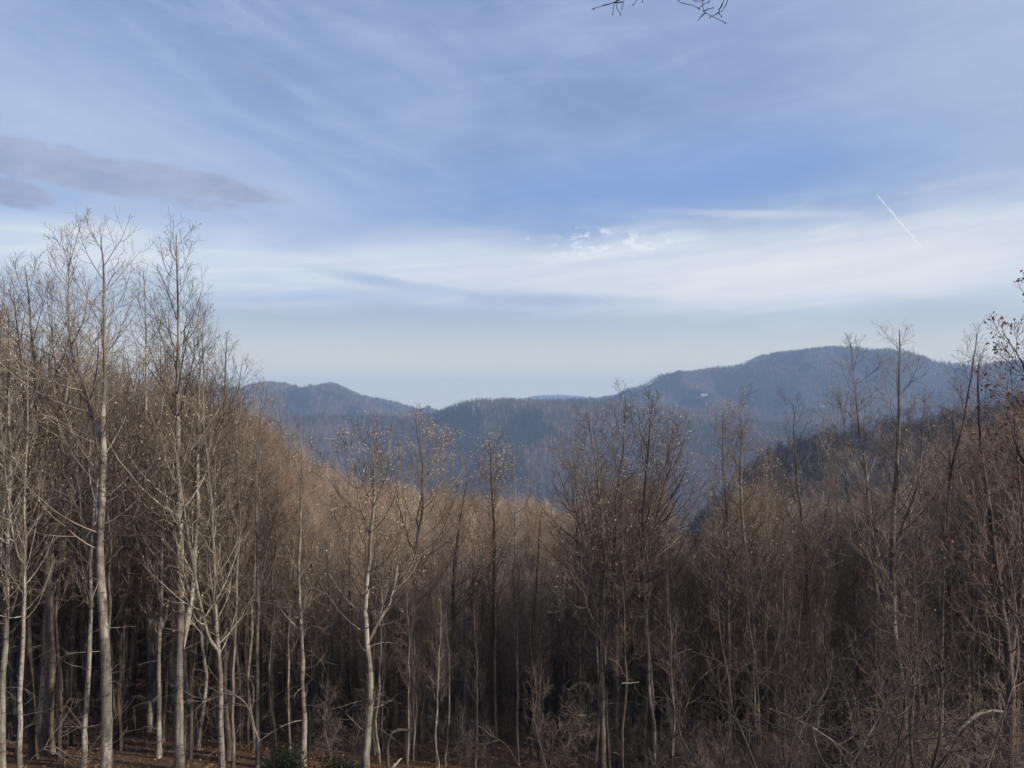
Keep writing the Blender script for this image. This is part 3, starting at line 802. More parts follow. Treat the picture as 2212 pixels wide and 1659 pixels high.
HEROES = [
 # ---- the pale stand at the left
 dict(name='pale_tree', Y=28, r0=.235, stems=[[(228,1640),(226,1400),(214,1180),(216,1000),(218,800),(215,640),(208,476)], [(213,965),(195,880),(165,780),(150,640),(150,482)]],
      label='tallest pale tree with two tips and a ringed white trunk near the left', seeds=260, spread=.20, n1=38, leaves=(70,'leaf_yellow',.06,.3)),
 dict(name='pale_tree', Y=30, r0=.23, stems=[[(388,1640),(388,1300),(384,1100),(381,900),(380,700),(376,600),(372,488)], [(390,1440),(408,1310),(424,1150),(426,950),(430,780),(422,660)]],
      label='tall narrow pale tree with pointed top and a second stem forking right low down', seeds=200, spread=.17, n1=52, leaves=(60,'leaf_yellow',.07,.3)),
 dict(name='pale_tree', Y=37, r0=.19, stems=[[(325,1640),(326,1330),(321,1100),(320,900),(322,700),(318,570)], [(322,1080),(345,960),(352,820),(345,650)]],
      label='slim pale tree standing between the two tallest pale trees', seeds=160, spread=.15, n1=40),
 dict(name='grey_tree', Y=33, r0=.27, stems=[[(103,1640),(108,1300),(100,1100),(92,900),(75,720),(62,560)], [(108,1230),(133,1090),(130,900),(118,740),(112,600)]],
      label='thick grey forked tree second in from the dark trunk near the frame side', bk='bark_grey', seeds=300, spread=.20, n1=44, leaves=(60,'leaf_yellow',.06,.3)),
 dict(name='pale_tree', Y=42, r0=.17, stems=[[(155,1650),(154,1200),(150,1000),(152,800),(172,640)]],
      label='slim straight pale tree close beside the thick grey forked one', seeds=140, spread=.15, n1=34),
 dict(name='dark_tree', Y=32, r0=.17, stems=[[(74,1640),(65,1340),(66,1100),(50,800),(32,610)]],
      label='black wavy trunk near the left frame side between pale ones', bk='bark_dark', tw='twig_dark', seeds=160, spread=.17, n1=36),
 dict(name='grey_tree', Y=36, r0=.15, stems=[[(10,1640),(8,1200),(12,900),(6,590)]],
      label='grey speckled tree cut by the left frame side', bk='bark_grey', seeds=180, spread=.16, n1=36),
 dict(name='pale_tree', Y=44, r0=.14, stems=[[(258,1640),(258,1250),(262,1000),(268,720)]],
      label='thin pale tree just right of the tallest ringed trunk', seeds=80, spread=.14, n1=32),
 dict(name='grey_tree', Y=46, r0=.15, stems=[[(447,1640),(447,1300),(450,1000),(447,800),(441,640)]],
      label='straight speckled tree right of the pointed pale tree', bk='bark_pale', seeds=140, spread=.15, n1=38),
 dict(name='dark_tree', Y=43, r0=.17, stems=[[(473,1640),(480,1300),(482,1000),(488,850),(492,705)]],
      label='blackest straight trunk of the close pair where the tall stand steps down', bk='bark_dark', tw='twig_red', seeds=90, spread=.15, n1=38),
 dict(name='grey_tree', Y=44, r0=.17, stems=[[(494,1640),(492,1300),(500,1000),(518,860),(530,762)]],
      label='grey straight trunk touching the blackest one of the close pair', bk='bark_grey', tw='twig_red', seeds=90, spread=.15, n1=38),
 dict(name='grey_tree', Y=47, r0=.14, stems=[[(535,1640),(540,1400),(550,1100),(562,930),(570,800)]],
      label='grey tree leaning a little right at the stepping down end of the tall stand', bk='bark_grey', tw='twig_red', seeds=60, spread=.15, n1=36),
 dict(name='grey_tree', Y=55, r0=.12, stems=[[(590,1500),(602,1100),(612,980),(602,848)], [(604,1080),(625,960),(640,905)]],
      label='small wide spreading grey tree against the blue hill at the end of the tall stand', bk='bark_grey', tw='twig_grey', seeds=60, spread=.22, n1=34),
 # ---- centre
 dict(name='slender_tree', Y=31, r0=.11, stems=[[(655,1655),(656,1400),(650,1250),(655,1100),(657,935)]],
      label='slender pale stem standing alone left of the bent pale tree', bk='bark_pale', seeds=90, spread=.14, n1=26, leaves=(40,'leaf_yellow',.06,.3)),
 dict(name='bent_tree', Y=29, r0=.15, stems=[[(790,1655),(796,1450),(788,1330),(798,1150),(802,1020),(795,905)], [(792,1385),(845,1300),(866,1210),(880,1120)], [(797,1165),(762,1010),(748,925)], [(800,1090),(835,1000),(850,930)]],
      label='kinked pale tree near the middle with a limb rising right from its lower bend', bk='bark_pale', seeds=420, spread=.20, n1=30, leaves=(60,'leaf_yellow',.06,.3)),
 dict(name='wide_tree', Y=33, r0=.15, stems=[[(878,1655),(890,1420),(893,1200),(908,1080),(905,980),(893,888)], [(893,1150),(930,1010),(955,950),(975,935)], [(893,1200),(862,1080),(850,960)]],
      label='wide forking seed dotted tree over the blue valley beside the kinked pale tree', bk='bark_grey', seeds=650, spread=.22, n1=34),
 dict(name='dark_tree', Y=36, r0=.15, stems=[[(1067,1655),(1065,1300),(1060,1080),(1052,930)], [(1062,1120),(1085,1020),(1092,975)]],
      label='dark straight tree right of the middle with a seed dotted oval crown', bk='bark_dark', seeds=560, spread=.17, n1=38),
 dict(name='slender_tree', Y=42, r0=.10, stems=[[(1116,1640),(1114,1200),(1110,1030),(1107,955)]],
      label='thin grey tree just right of the oval seed dotted crown', bk='bark_grey', seeds=200, spread=.18, n1=26),
 dict(name='dark_tree', Y=38, r0=.16, stems=[[(975,1655),(978,1400),(988,1200),(1010,1060),(1020,1000)], [(980,1340),(1040,1250),(1080,1180),(1105,1120)]],
      label='dark tree in the middle with a long grey limb sweeping up to the right', bk='bark_dark', tw='twig_brown', seeds=120, spread=.22, n1=30),
 dict(name='dark_tree', Y=40, r0=.15, stems=[[(1145,1655),(1150,1380),(1160,1200),(1168,1085)]],
      label='black trunk between the oval crowned tree and the multi stemmed group', bk='bark_dark', tw='twig_brown', seeds=90, spread=.2, n1=34),
 dict(name='grey_tree', Y=43, r0=.12, stems=[[(925,1640),(930,1400),(940,1200),(948,1100)]],
      label='small grey tree under the wide seed dotted crown', bk='bark_grey', tw='twig_brown', seeds=60, spread=.2, n1=30),
 dict(name='grey_tree', Y=40, r0=.11, stems=[[(720,1640),(722,1400),(715,1200),(725,1060)]],
      label='thin brownish tree between the slender lone stem and the kinked tree', bk='bark_grey', tw='twig_brown', seeds=80, spread=.2, n1=30),
 # ---- right of centre
 dict(name='grey_tree', Y=30, r0=.14, stems=[[(1300,1655),(1303,1400),(1300,1150),(1286,1000),(1269,872)], [(1302,1330),(1262,1180),(1236,1050),(1228,950)]],
      label='leading forked tree at the valley edge of the big group right of the middle', bk='bark_grey', seeds=360, spread=.19, n1=46, droop=False),
 dict(name='grey_tree', Y=31, r0=.13, stems=[[(1330,1655),(1328,1300),(1326,1100),(1345,960),(1348,842)]],
      label='second stem of the big group right of the middle, close behind the leading tree', bk='bark_grey', seeds=300, spread=.17, n1=44),
 dict(name='grey_tree', Y=31.5, r0=.17, stems=[[(1408,1655),(1400,1450),(1385,1300),(1382,1100),(1392,930),(1402,835)], [(1384,1250),(1425,1080),(1445,960),(1455,895)]],
      label='thickest trunk of the big group right of the middle, curving, highest tip', bk='bark_dark', seeds=380, spread=.18, n1=46),
 dict(name='grey_tree', Y=38, r0=.12, stems=[[(1452,1655),(1440,1300),(1432,1100),(1458,950),(1470,900)]],
      label='thin rearmost tree of the big group beside the gap to the valley', bk='bark_grey', seeds=200, spread=.18, n1=38),
 dict(name='grey_tree', Y=35, r0=.12, stems=[[(1250,1655),(1250,1400),(1248,1200),(1245,1050),(1240,965)]],
      label='short tree at the left foot of the big group', bk='bark_dark', seeds=160, spread=.2, n1=34),
 dict(name='grey_tree', Y=34, r0=.13, stems=[[(1575,1655),(1572,1300),(1568,1100),(1556,960),(1555,872)]],
      label='upright seed dotted tree, nearer the valley gap of two close crowns', bk='bark_grey', tw='twig_red', seeds=420, spread=.16, n1=50),
 dict(name='grey_tree', Y=33, r0=.15, stems=[[(1640,1600),(1620,1300),(1602,1100),(1600,950),(1598,843)], [(1622,1330),(1660,1180),(1668,1050),(1662,945)]],
      label='taller of two close seed dotted crowns, many pale upright stems below', bk='bark_grey', tw='twig_red', seeds=450, spread=.16, n1=52),
 dict(name='dark_tree', Y=36, r0=.14, stems=[[(1738,1600),(1745,1300),(1728,1100),(1714,950),(1712,856)], [(1742,1250),(1780,1100),(1790,985)]],
      label='dark open crowned tree with narrow tip before the long mountain', bk='bark_dark', tw='twig_grey', seeds=60, spread=.17, n1=40),
 dict(name='grey_tree', Y=40, r0=.12, stems=[[(1812,1655),(1800,1300),(1808,1120),(1790,960),(1770,905)]],
      label='low wide tree in front of the dark spur, left of the tall twin tipped tree', bk='bark_grey', tw='twig_grey', seeds=40, spread=.2, n1=40),
 dict(name='twin_tree', Y=27, r0=.20, stems=[[(1950,1655),(1945,1500),(1925,1350),(1923,1200),(1936,1000),(1938,830),(1941,692)], [(1921,1330),(1886,1140),(1868,1000),(1852,850),(1840,720)], [(1930,1190),(1975,1050),(1992,930),(1998,860)], [(1870,1010),(1830,930),(1818,850)]],
      label='tall twin tipped tree at the right whose tips stand above the long mountain', bk='bark_grey', tw='twig_grey', seeds=60, spread=.13, n1=40),
 dict(name='dark_tree', Y=32, r0=.15, stems=[[(2045,1655),(2052,1300),(2046,1060),(2078,900),(2105,702)], [(2048,1130),(2040,960),(2030,880)]],
      label='dark tree right of the tall twin tipped one, slanting top over the saddle', bk='bark_dark', tw='twig_red', seeds=30, spread=.15, n1=38),
 dict(name='dark_tree', Y=26, r0=.21, stems=[[(2176,1655),(2182,1450),(2164,1300),(2132,1050),(2118,880),(2122,745)], [(2182,1440),(2214,1250),(2196,950),(2186,770)]],
      label='thick dark low forked trunk near the right frame side', bk='bark_dark', tw='twig_red', seeds=0, spread=.15, n1=38, leaves=(200,'leaf_rust',.09,.8)),
 dict(name='oak_tree', Y=19, r0=.20, stems=[[(2290,1650),(2262,1200),(2245,900),(2224,700),(2203,556)], [(2258,1150),(2195,980),(2160,860)], [(2250,960),(2205,800),(2160,690)]],
      label='young oak cut by the right frame side still holding curled reddish brown leaves', bk='bark_dark', tw='twig_red', seeds=0, spread=.20, n1=26, c0=.35, leaves=(900,'leaf_rust',.09,.9)),
]
for i, h in enumerate(HEROES):
    hero(seed=1000 + i, dens=(1.0 if h['Y'] < 38 else .8), **{k: v for k, v in h.items() if k not in ()})

# ---- the crowd of ordinary woodland trees, copied from a few kinds
def kind_tree(seed, H, r0, bk, tw, spread, n1, c0, seeds, wob=.05, leaves=0):
    rng = np.random.default_rng(seed)
    K = 18
    P = np.zeros((K, 3)); P[:, 2] = np.linspace(-.4, H, K)
    P[1:, :2] = np.cumsum(rng.normal(size=(K - 1, 2)) * wob, 0)
    s = np.linspace(0, 1, K)
    Rr = r0 * (1 - s) ** .85 * (1 + .4 * np.exp(-s * K / 1.2)) + .01
    tg = Geo().tubes(P[None], Rr[None], 8, 0, .06)
    st = [(P, Rr)]
    if rng.random() < .6:                     # a fork
        j = int(K * rng.uniform(.35, .6)); d = rng.normal(size=2); d /= np.linalg.norm(d)
        u = np.linspace(0, 1, K)
        Q = P[j] + np.stack([d[0] * 1.6 * np.sqrt(u), d[1] * 1.6 * np.sqrt(u), u * (H - P[j, 2]) * rng.uniform(.7, .95)], -1)
        Rq = Rr[j] * .75 * (1 - u) ** .9 + .01
        tg.tubes(Q[None], Rq[None], 6, 0); st.append((Q, Rq))
    cg = Geo()
    for k, (A, B) in enumerate(st):
        P1, R1, P2, R2, P3, R3 = add_crown(cg, A[None], B[None], rng, H, c0 if k == 0 else .1, n1 if k == 0 else n1 // 2, spread, dens=.85, rtip=.0065)
        cg.tubes(P1, R1, 4, 0); cg.tubes(P2, R2, 3, 1); cg.tubes(P3, R3, 3, 1)
        if seeds:
            idx = rng.choice(len(P3), min(seeds, len(P3)), replace=False)
            for q in range(2):
                cg.leaves(P3[idx, -1], .07, .04, np.array([0, 0, 1.]) + rng.normal(size=(len(idx), 3)) * .5, 2, rng)
    Pl, Rl = grow(P[None], Rr[None], 10, .08, c0 + .1, lambda t, l: 1.5 + 0 * t, lambda t: 75 + 0 * t, 5, .0, .4, .007, .006, rng)
    Pm, Rm = grow(Pl, Rl, 4, .3, .95, lambda t, l: .4 * l, lambda t: 45 + 0 * t, 3, 0, .4, .006, .005, rng)
    cg.tubes(Pl, Rl, 3, 0); cg.tubes(Pm, Rm, 3, 1)
    return tg.mesh('trunk', [M[bk]]), cg.mesh('crown', [M[bk], M[tw], M['seed']])

KINDS = [kind_tree(400, 18, .15, 'bark_pale', 'twig_grey', .17, 28, .40, 60), kind_tree(401, 18, .17, 'bark_grey', 'twig_red', .19, 28, .38, 40),
         kind_tree(402, 18, .15, 'bark_dark', 'twig_dark', .18, 28, .36, 0), kind_tree(403, 18, .12, 'bark_grey', 'twig_brown', .17, 26, .42, 80),
         kind_tree(404, 18, .14, 'bark_pale', 'twig_brown', .19, 28, .34, 30), kind_tree(405, 18, .16, 'bark_dark', 'twig_red', .20, 28, .32, 0, .08),
         kind_tree(406, 18, .11, 'bark_grey', 'twig_grey', .16, 24, .45, 50, .07), kind_tree(407, 18, .13, 'bark_grey', 'twig_brown', .22, 28, .28, 0, .08)]
ENV = tbl(-200,650, 0,650, 100,700, 250,760, 400,760, 470,800, 530,850, 590,900, 640,1010, 720,1090, 850,1140, 1000,1165, 1150,1180, 1230,1100, 1300,1010, 1420,1000, 1470,1150, 1520,1130, 1580,1050, 1650,1020, 1700,1060, 1800,1050, 1900,1030, 2000,1010, 2080,930, 2150,880, 2212,850, 2400,830)
rng = np.random.default_rng(77)
hx = np.array([at(h['stems'][0][0][0], 1600, h['Y'])[:2] for h in HEROES])
placed = [tuple(p) for p in hx]
NICK = ['the tallest ringed white tree', 'the pointed pale tree', 'the slim middle pale tree', 'the thick grey forked tree', 'the grey fork companion',
        'the black wavy trunk', 'the frame edge tree', 'the thin ringed neighbour', 'the speckled tree by the pointed one', 'the blackest trunk of the pair',
        'the grey trunk of the pair', 'the leaning grey tree', 'the small spreading grey tree', 'the slender lone stem', 'the kinked pale tree', 'the wide forking tree',
        'the dark oval crowned tree', 'the thin tree by the oval crown', 'the dark tree with sweeping limb', 'the black trunk past the oval crown', 'the small tree under the wide crown',
        'the thin brownish tree', 'the leading tree of the big group', 'the second stem of the group', 'the thickest trunk of the group', 'the rearmost tree of the group',
        'the short group tree', 'the upright seed dotted tree', 'the taller seed dotted crown', 'the dark open crowned tree', 'the low wide tree', 'the twin tipped tree',
        'the dark slanting topped tree', 'the thick dark forked trunk', 'the rust leaved oak']
HPX = np.array([h['stems'][0][0][0] for h in HEROES]); HY = np.array([h['Y'] for h in HEROES])
def beside(px, Y):
    j = int(np.argmin(np.abs(HPX - px) + np.abs(HY - Y) * 1.5))
    if Y > HY[j] + 30: w = 'far behind'
    elif Y > HY[j] + 8: w = 'behind'
    elif Y < HY[j] - 7: w = 'in front of'
    else: w = 'just left of' if px < HPX[j] else 'just right of'
    return w + ' ' + NICK[j]
LOOK = ['slim pale tree', 'reddish twigged grey tree', 'black trunked tree', 'seed dotted thin tree',
        'brown twigged pale tree', 'reddish twigged dark tree', 'thin grey tree', 'low branched brown tree']
cnt = 0; tries = 0
while cnt < 262 and tries < 20000:
    tries += 1
    px = rng.uniform(-140, 560) if rng.random() < .42 else rng.uniform(-140, 2350)
    Y = 26 + (88 - 26) * rng.random() ** .9
    if px > 560 and px < 1230 and Y < 30: continue
    p = at(px, 1400, Y); x, y = p[0], p[1]
    md = min((x - a)**2 + (y - b)**2 for a, b in placed)
    if md < (1.6 if cnt < 150 else 1.1)**2: continue
    env = np.interp(px, ENV[0], ENV[1]) + abs(rng.normal()) * 45 + (18 if Y < 38 else 0) - 10
    gz = float(hxy(np.array(x), np.array(y)))
    H = at(px, env, Y)[2] - gz
    if H < 4: continue
    H = min(H, 27.)
    dk = .35 if px > 560 else .18
    pr = np.array([.36, .12, .16, .10, .22, .08, .12, .04]) if px < 600 else np.array([.05, .18, .20, .20, .06, .22, .14, .20])
    k = int(rng.choice(8, p=pr / pr.sum()))
    placed.append((x, y))
    sc = H / 18.
    lab = f"{'tall' if sc > 1.05 else ('short' if sc < .68 else 'middling')} {LOOK[k]} {beside(px, Y)}"
    e = empty('woodland_tree', (x, y, gz), rng.random() * 6.28, label=lab, category='tree', group='ordinary trees of the bare winter woods')
    th = max(sc, .62) * rng.uniform(.62, 1.0)
    e.scale = (th, th, sc)
    e.rotation_euler[0] = rng.normal() * .025; e.rotation_euler[1] = rng.normal() * .025
    obj('trunk', KINDS[k][0], e); obj('crown', KINDS[k][1], e)
    cnt += 1
print('woodland', cnt)

# ---- saplings and brush
def sapling_mesh(seed, H, n, spread, tw, bk, arch=False, leaves=None):
    rng = np.random.default_rng(seed)
    g = Geo()
    for s in range(n):
        K = 9
        P = np.zeros((K, 3)); d = norm(np.array([rng.normal() * (.5 if arch else .22), rng.normal() * (.5 if arch else .22), 1.]))
        h = H * rng.uniform(.6, 1.0)
        for k in range(1, K):
            P[k] = P[k - 1] + d * h / (K - 1)
            d = norm(d + rng.normal(size=3) * .16 + (np.array([d[0] * .25, d[1] * .25, -.12]) if arch else np.array([0, 0, .12])))
        P[:, 2] -= .2
        Rr = np.linspace(.012 + .0055 * H, .008, K)
        g.tubes(P[None], Rr[None], 5, 0)
        P1, R1 = grow(P[None], Rr[None], 13, .18, .97, lambda t, l: spread * H * (1 - .6 * t) + .2, lambda t: 52 - 14 * t, 6, .25, .42, .008, .007, rng)
        P2, R2 = grow(P1, R1, 5, .2, .97, lambda t, l: .5 * l * (1 - .4 * t) + .1, lambda t: 46 + 0 * t, 3, .25, .4, .007, .006, rng)
        P3, R3 = grow(P2, R2, 3, .2, .97, lambda t, l: .5 * l + .05, lambda t: 42 + 0 * t, 2, .2, .3, .006, .0055, rng)
        g.tubes(P1, R1, 3, 0); g.tubes(P2, R2, 3, 1); g.tubes(P3, R3, 3, 1)
        if leaves:
            C = P3[rng.integers(0, len(P3), leaves), -1] + rng.normal(size=(leaves, 3)) * .08
            g.leaves(C, .08, .045, np.array([0, 0, -.8]) + rng.normal(size=C.shape) * .6, 2, rng)
    return g.mesh('sapling', [M[bk], M[tw], M['leaf_rust']])
SAP = [sapling_mesh(500, 6, 1, .22, 'twig_grey', 'bark_grey'), sapling_mesh(501, 5, 2, .24, 'twig_grey', 'bark_dark'), sapling_mesh(502, 7, 1, .2, 'twig_dark', 'bark_dark'),
       sapling_mesh(503, 5, 3, .22, 'twig_grey', 'bark_dark', True), sapling_mesh(504, 6, 2, .24, 'twig_red', 'bark_dark'), sapling_mesh(505, 4.5, 3, .26, 'twig_dark', 'bark_grey', True),
       sapling_mesh(506, 4, 1, .32, 'twig_red', 'bark_grey', False, 260)]
SLOOK = ['grey sapling', 'double brown sapling', 'dark sapling', 'arching grey brush', 'double reddish sapling', 'arching pale brush', 'rusty leaved beech sapling']
cnt = 0; tries = 0
sp = []
while cnt < 285 and tries < 30000:
    tries += 1
    px = rng.uniform(-60, 2290)
    dens = .25 if px < 560 else (.55 if px < 1500 else 1.0)
    if rng.random() > dens: continue
    Y = (20 if px > 1350 else 27) + (58 - 27) * rng.random() ** .8
    x, y = at(px, 1400, Y)[:2]
    if min([(x - a)**2 + (y - b)**2 for a, b in sp] or [9]) < .6**2: continue
    sp.append((x, y))
    gz = float(hxy(np.array(x), np.array(y)))
    right = np.clip((px - 1200) / 600, 0, 1)
    sc = rng.uniform(.40, .90) * (1 + .9 * right)
    pr = np.array([.2, .2, .18, .12, .16, .12, .03]); k = int(rng.choice(7, p=pr / pr.sum()))
    top = at(px, 1130 if px > 600 else 1200, Y)[2]
    sc = min(sc, max(.4, (top - gz) / 6.))
    obj('sapling', SAP[k], loc=(x, y, gz), rot=(0, 0, rng.random() * 6.28), scale=float(sc), category='sapling',
        label=f"{'big ' if sc > 1.15 else ('low ' if sc < .75 else '')}{SLOOK[k]} {beside(px, Y)}", group='saplings and brush of the understorey')
    cnt += 1
for px, Y, sc, lb in [(2150, 21, .75, 'rusty leaved beech sapling low in the bottom corner by the thick dark forked trunk'), (1512, 34, .8, 'rusty leaved beech sapling right of the rearmost tree of the big group')]:
    x, y = at(px, 1400, Y)[:2]
    obj('sapling', SAP[6], loc=(x, y, float(hxy(np.array(x), np.array(y)))), rot=(0, 0, 1.), scale=sc, category='sapling', label=lb, group='saplings and brush of the understorey')
print('saplings', cnt)
# rest of the understorey
sapo = [o for o in COL.objects if o.name.startswith('sapling')]
protos = []
for me in SAP[:6]:
    protos.append(next(o for o in sapo if o.data == me))
n = 1700
px = rng.uniform(-120, 2350, n); Y = 24 + (110 - 24) * rng.random(n) ** .75
keep = rng.random(n) < np.where(px < 560, .3, np.where(px < 1300, .6, 1.))
keep &= (Y > 36) | (px > 1350)
px = px[keep]; Y = Y[keep]
xx = (px - 1106) / 1661 * Y
zz = hxy(xx, Y)
scatter('undergrowth', np.stack([xx, Y, zz], -1), 9, protos, lambda p, g: g.integers(0, 6, len(p)), .3, .95, kind='stuff', label='tangled bare undergrowth between the trees')

def model_pole(seed, bk, tw, H=18.0):
    rng = np.random.default_rng(seed)
    g = Geo()
    K = 14
    P = np.zeros((1, K, 3)); P[0, :, 2] = np.linspace(-.3, H, K); P[0, 1:, :2] = np.cumsum(rng.normal(size=(K - 1, 2)) * .11, 0)
    s_ = np.linspace(0, 1, K)
    Rd = (.10 * (1 - s_) ** .8 + .012)[None]
    g.tubes(P, Rd, 6, 0)
    P1, R1 = grow(P, Rd, 20, .38, .98, lambda t, l: 3.0 - 2.3 * t, lambda t: 48 - 12 * t, 7, .45, .16, .009, .008, rng)
    P2, R2 = grow(P1, R1, 6, .15, .95, lambda t, l: .5 * l + .05, lambda t: 44 + 0 * t, 4, .35, .2, .008, .007, rng)
    P3, R3 = grow(P2, R2, 4, .15, .95, lambda t, l: .5 * l + .05, lambda t: 42 + 0 * t, 2, .3, .2, .006, .006, rng)
    g.tubes(P1, R1, 3, 1); g.tubes(P2, R2, 3, 1); g.tubes(P3, R3, 3, 1)
    Pl, Rl = grow(P, Rd, 7, .1, .4, lambda t, l: 1.2 + 0 * t, lambda t: 75 + 0 * t, 5, .0, .4, .007, .006, rng)
    g.tubes(Pl, Rl, 3, 1)
    return g.mesh('pole_tree', [M[bk], M[tw]])
poles = []
for i, (px_, Y_, bk_, tw_, lb_) in enumerate([(700, 41, 'bark_grey', 'twig_grey', 'thin straight pole of a tree between the lone stem and the kinked tree'),
                                      (1010, 37, 'bark_dark', 'twig_dark', 'thin black pole of a tree left of the oval crowned tree'),
                                      (1480, 41, 'bark_pale', 'twig_grey', 'thin pale pole of a tree in the gap right of the big group'),
                                      (1690, 39, 'bark_dark', 'twig_brown', 'thin dark pole of a tree left of the open crowned tree')]):
    p = at(px_, 1400, Y_); gz = float(hxy(p[0:1], p[1:2])[0])
    tp_ = at(px_, max(np.interp(px_, ENV[0], ENV[1]), 850) + 40, Y_)[2]
    poles.append(obj('pole_tree', model_pole(700 + i, bk_, tw_), loc=(p[0], p[1], gz), scale=float((tp_ - gz) / 18.5), label=lb_, category='tree', group='thin poles in the woods'))
rng = np.random.default_rng(4711)
n = 700
px = rng.uniform(-140, 2360, n); Y = 29 + 34 * rng.random(n) ** .9
xx = (px - 1106) / 1661 * Y; zz = hxy(xx, Y)
env = np.maximum(np.interp(px, ENV[0], ENV[1]), 760) + 20 + np.abs(rng.normal(size=n)) * 70
top = np.array([at(a_, b_, c_)[2] for a_, b_, c_ in zip(px, env, Y)])
sz = np.clip((top - zz) / 18.5, 0, 1.5)
ok = sz > .3
scatter('pole_woods', np.stack([xx, Y, zz - .1], -1)[ok], 12, poles, lambda p, g: g.choice(4, len(p), p=[.36, .30, .10, .24]), sizes=sz[ok], kind='stuff', label='crowd of thin straight poles between the bigger trees')

# the close ranks of thin stems between the trees one can tell apart
rng = np.random.default_rng(2024)
n = 900
px = rng.uniform(-160, 2400, n); Y = 34 + (100 - 34) * rng.random(n) ** .8
xx = (px - 1106) / 1661 * Y; zz = hxy(xx, Y)
env = np.maximum(np.interp(px, ENV[0], ENV[1]), 850) + 25 + np.abs(rng.normal(size=n)) * 60
top = np.array([at(a_, b_, c_)[2] for a_, b_, c_ in zip(px, env, Y)])
sz = np.clip((top - zz) / 19., 0, 1.45)
ok = sz > .3
scatter('inner_woods', np.stack([xx, Y, zz - .1], -1)[ok], 10, mid_models, lambda p, g: g.integers(0, 5, len(p)), sizes=sz[ok], kind='stuff', label='close ranks of thin bare stems filling the woods')

# ------------------------------------------------------------------ things on and in the woods
def branch_thing(name, pts, r0, r1, m, side=None, seed=0, sides=7, **props):
    """a bent bare branch or log through real points, origin at its first point, with smaller shoots as a part"""
    rng = np.random.default_rng(seed)
    pts = np.asarray(pts, float); root = pts[0].copy()
    P = resample(pts - root, 22); P[1:] += np.cumsum(rng.normal(size=(21, 3)) * r0 * .12, 0)
    Rr = np.linspace(r0, r1, 22) * (1 + .06 * rng.normal(size=22))
    e = empty(name, root, **props)
    obj('stem', Geo().tubes(P[None], Rr[None], sides, 0, .08).mesh('stem', [m]), e)
    if side:
        n, L = side
        P1, R1 = grow(P[None], Rr[None], n, .25, .97, lambda t, l: L + 0 * t, lambda t: 50 + 0 * t, 8, .25, .45, .012, .006, rng)
        P2, R2 = grow(P1, R1, 5, .2, .95, lambda t, l: .45 * l, lambda t: 45 + 0 * t, 4, .2, .4, .01, .005, rng)
        obj('shoots', Geo().tubes(P1, R1, 4, 0).tubes(P2, R2, 3, 0).mesh('shoots', [m]), e)
    return e

def A(*pp):
    return [at(x, y, Y) for x, y, Y in pp]

branch_thing('fallen_branch', A((2045, 1592, 21), (2075, 1570, 21), (2100, 1548, 21.2), (2135, 1537, 21.4), (2175, 1540, 21.5)), .055, .03, M['dead_wood'], (3, .8), 3,
             label='thick pale broken branch arching over the brush near the bottom right', category='branch')
branch_thing('dead_branch', A((1450, 1422, 30), (1468, 1410, 30), (1480, 1404, 30), (1493, 1400, 30)), .035, .02, M['dead_wood'], None, 4,
             label='bright bleached bare branch hanging in the twigs right of the thickest group trunk', category='branch')
branch_thing('dead_branch', A((1343, 1476, 27), (1360, 1475, 27), (1382, 1472, 27)), .025, .015, M['dead_wood'], None, 5,
             label='short bleached horizontal stick against the trunks of the big group', category='branch')
branch_thing('bent_sapling', A((838, 1662, 25), (838, 1600, 25), (846, 1580, 25), (868, 1576, 25.2), (890, 1578, 25.4), (891, 1562, 25.4), (888, 1400, 25.6), (880, 1290, 25.8)), .06, .02, M['bark_dark'], (8, .9), 6,
             label='odd sapling bent to a dark level elbow at the bottom beside the wide forking tree', category='sapling')
branch_thing('broken_stump', A((842, 1668, 24), (852, 1652, 24), (872, 1636, 24.2)), .05, .02, M['dead_wood'], None, 7,
             label='small bright splintered stub leaning right at the bottom below the bent elbow sapling', category='stump')
for i, (pp, r_, lb) in enumerate([
    (((1795, 2768), (1850, 2780)), .13, 'pale fallen log on the leaf litter seen between the central trunks'),
    (((1700, 2690), (1770, 2700)), .10, 'slim fallen log on the forest floor right of the wide forking tree'),
    (((1270, 2680), (1440, 2700)), .12, 'long brown fallen log lying behind the kinked pale tree'),
    (((540, 2940), (560, 2960)), .09, 'short pale piece of log on the leaves by the ringed white tree'),
    (((1330, 2740), (1420, 2750)), .10, 'short brown fallen log low behind the kinked pale tree')]):
    (xa, ya), (xb, yb) = pp
    Ya, Yb = [46, 52, 50, 33, 44][i], [47, 53.5, 51, 33.4, 45][i]
    pts = []
    for x_, Y_ in ((xa, Ya), (xb, Yb)):
        p = at(x_ / 1.8228, 1400, Y_); pts.append([p[0], p[1], float(hxy(p[0:1], p[1:2])[0]) + r_ * .6])
    pts.insert(1, (np.array(pts[0]) + np.array(pts[1])) / 2 + [0, 0, .04])
    branch_thing('fallen_log', pts, r_, r_ * .7, M['dead_wood'] if i in (0, 3) else M['bark_grey'], None, 30 + i, 9, label=lb, category='log')

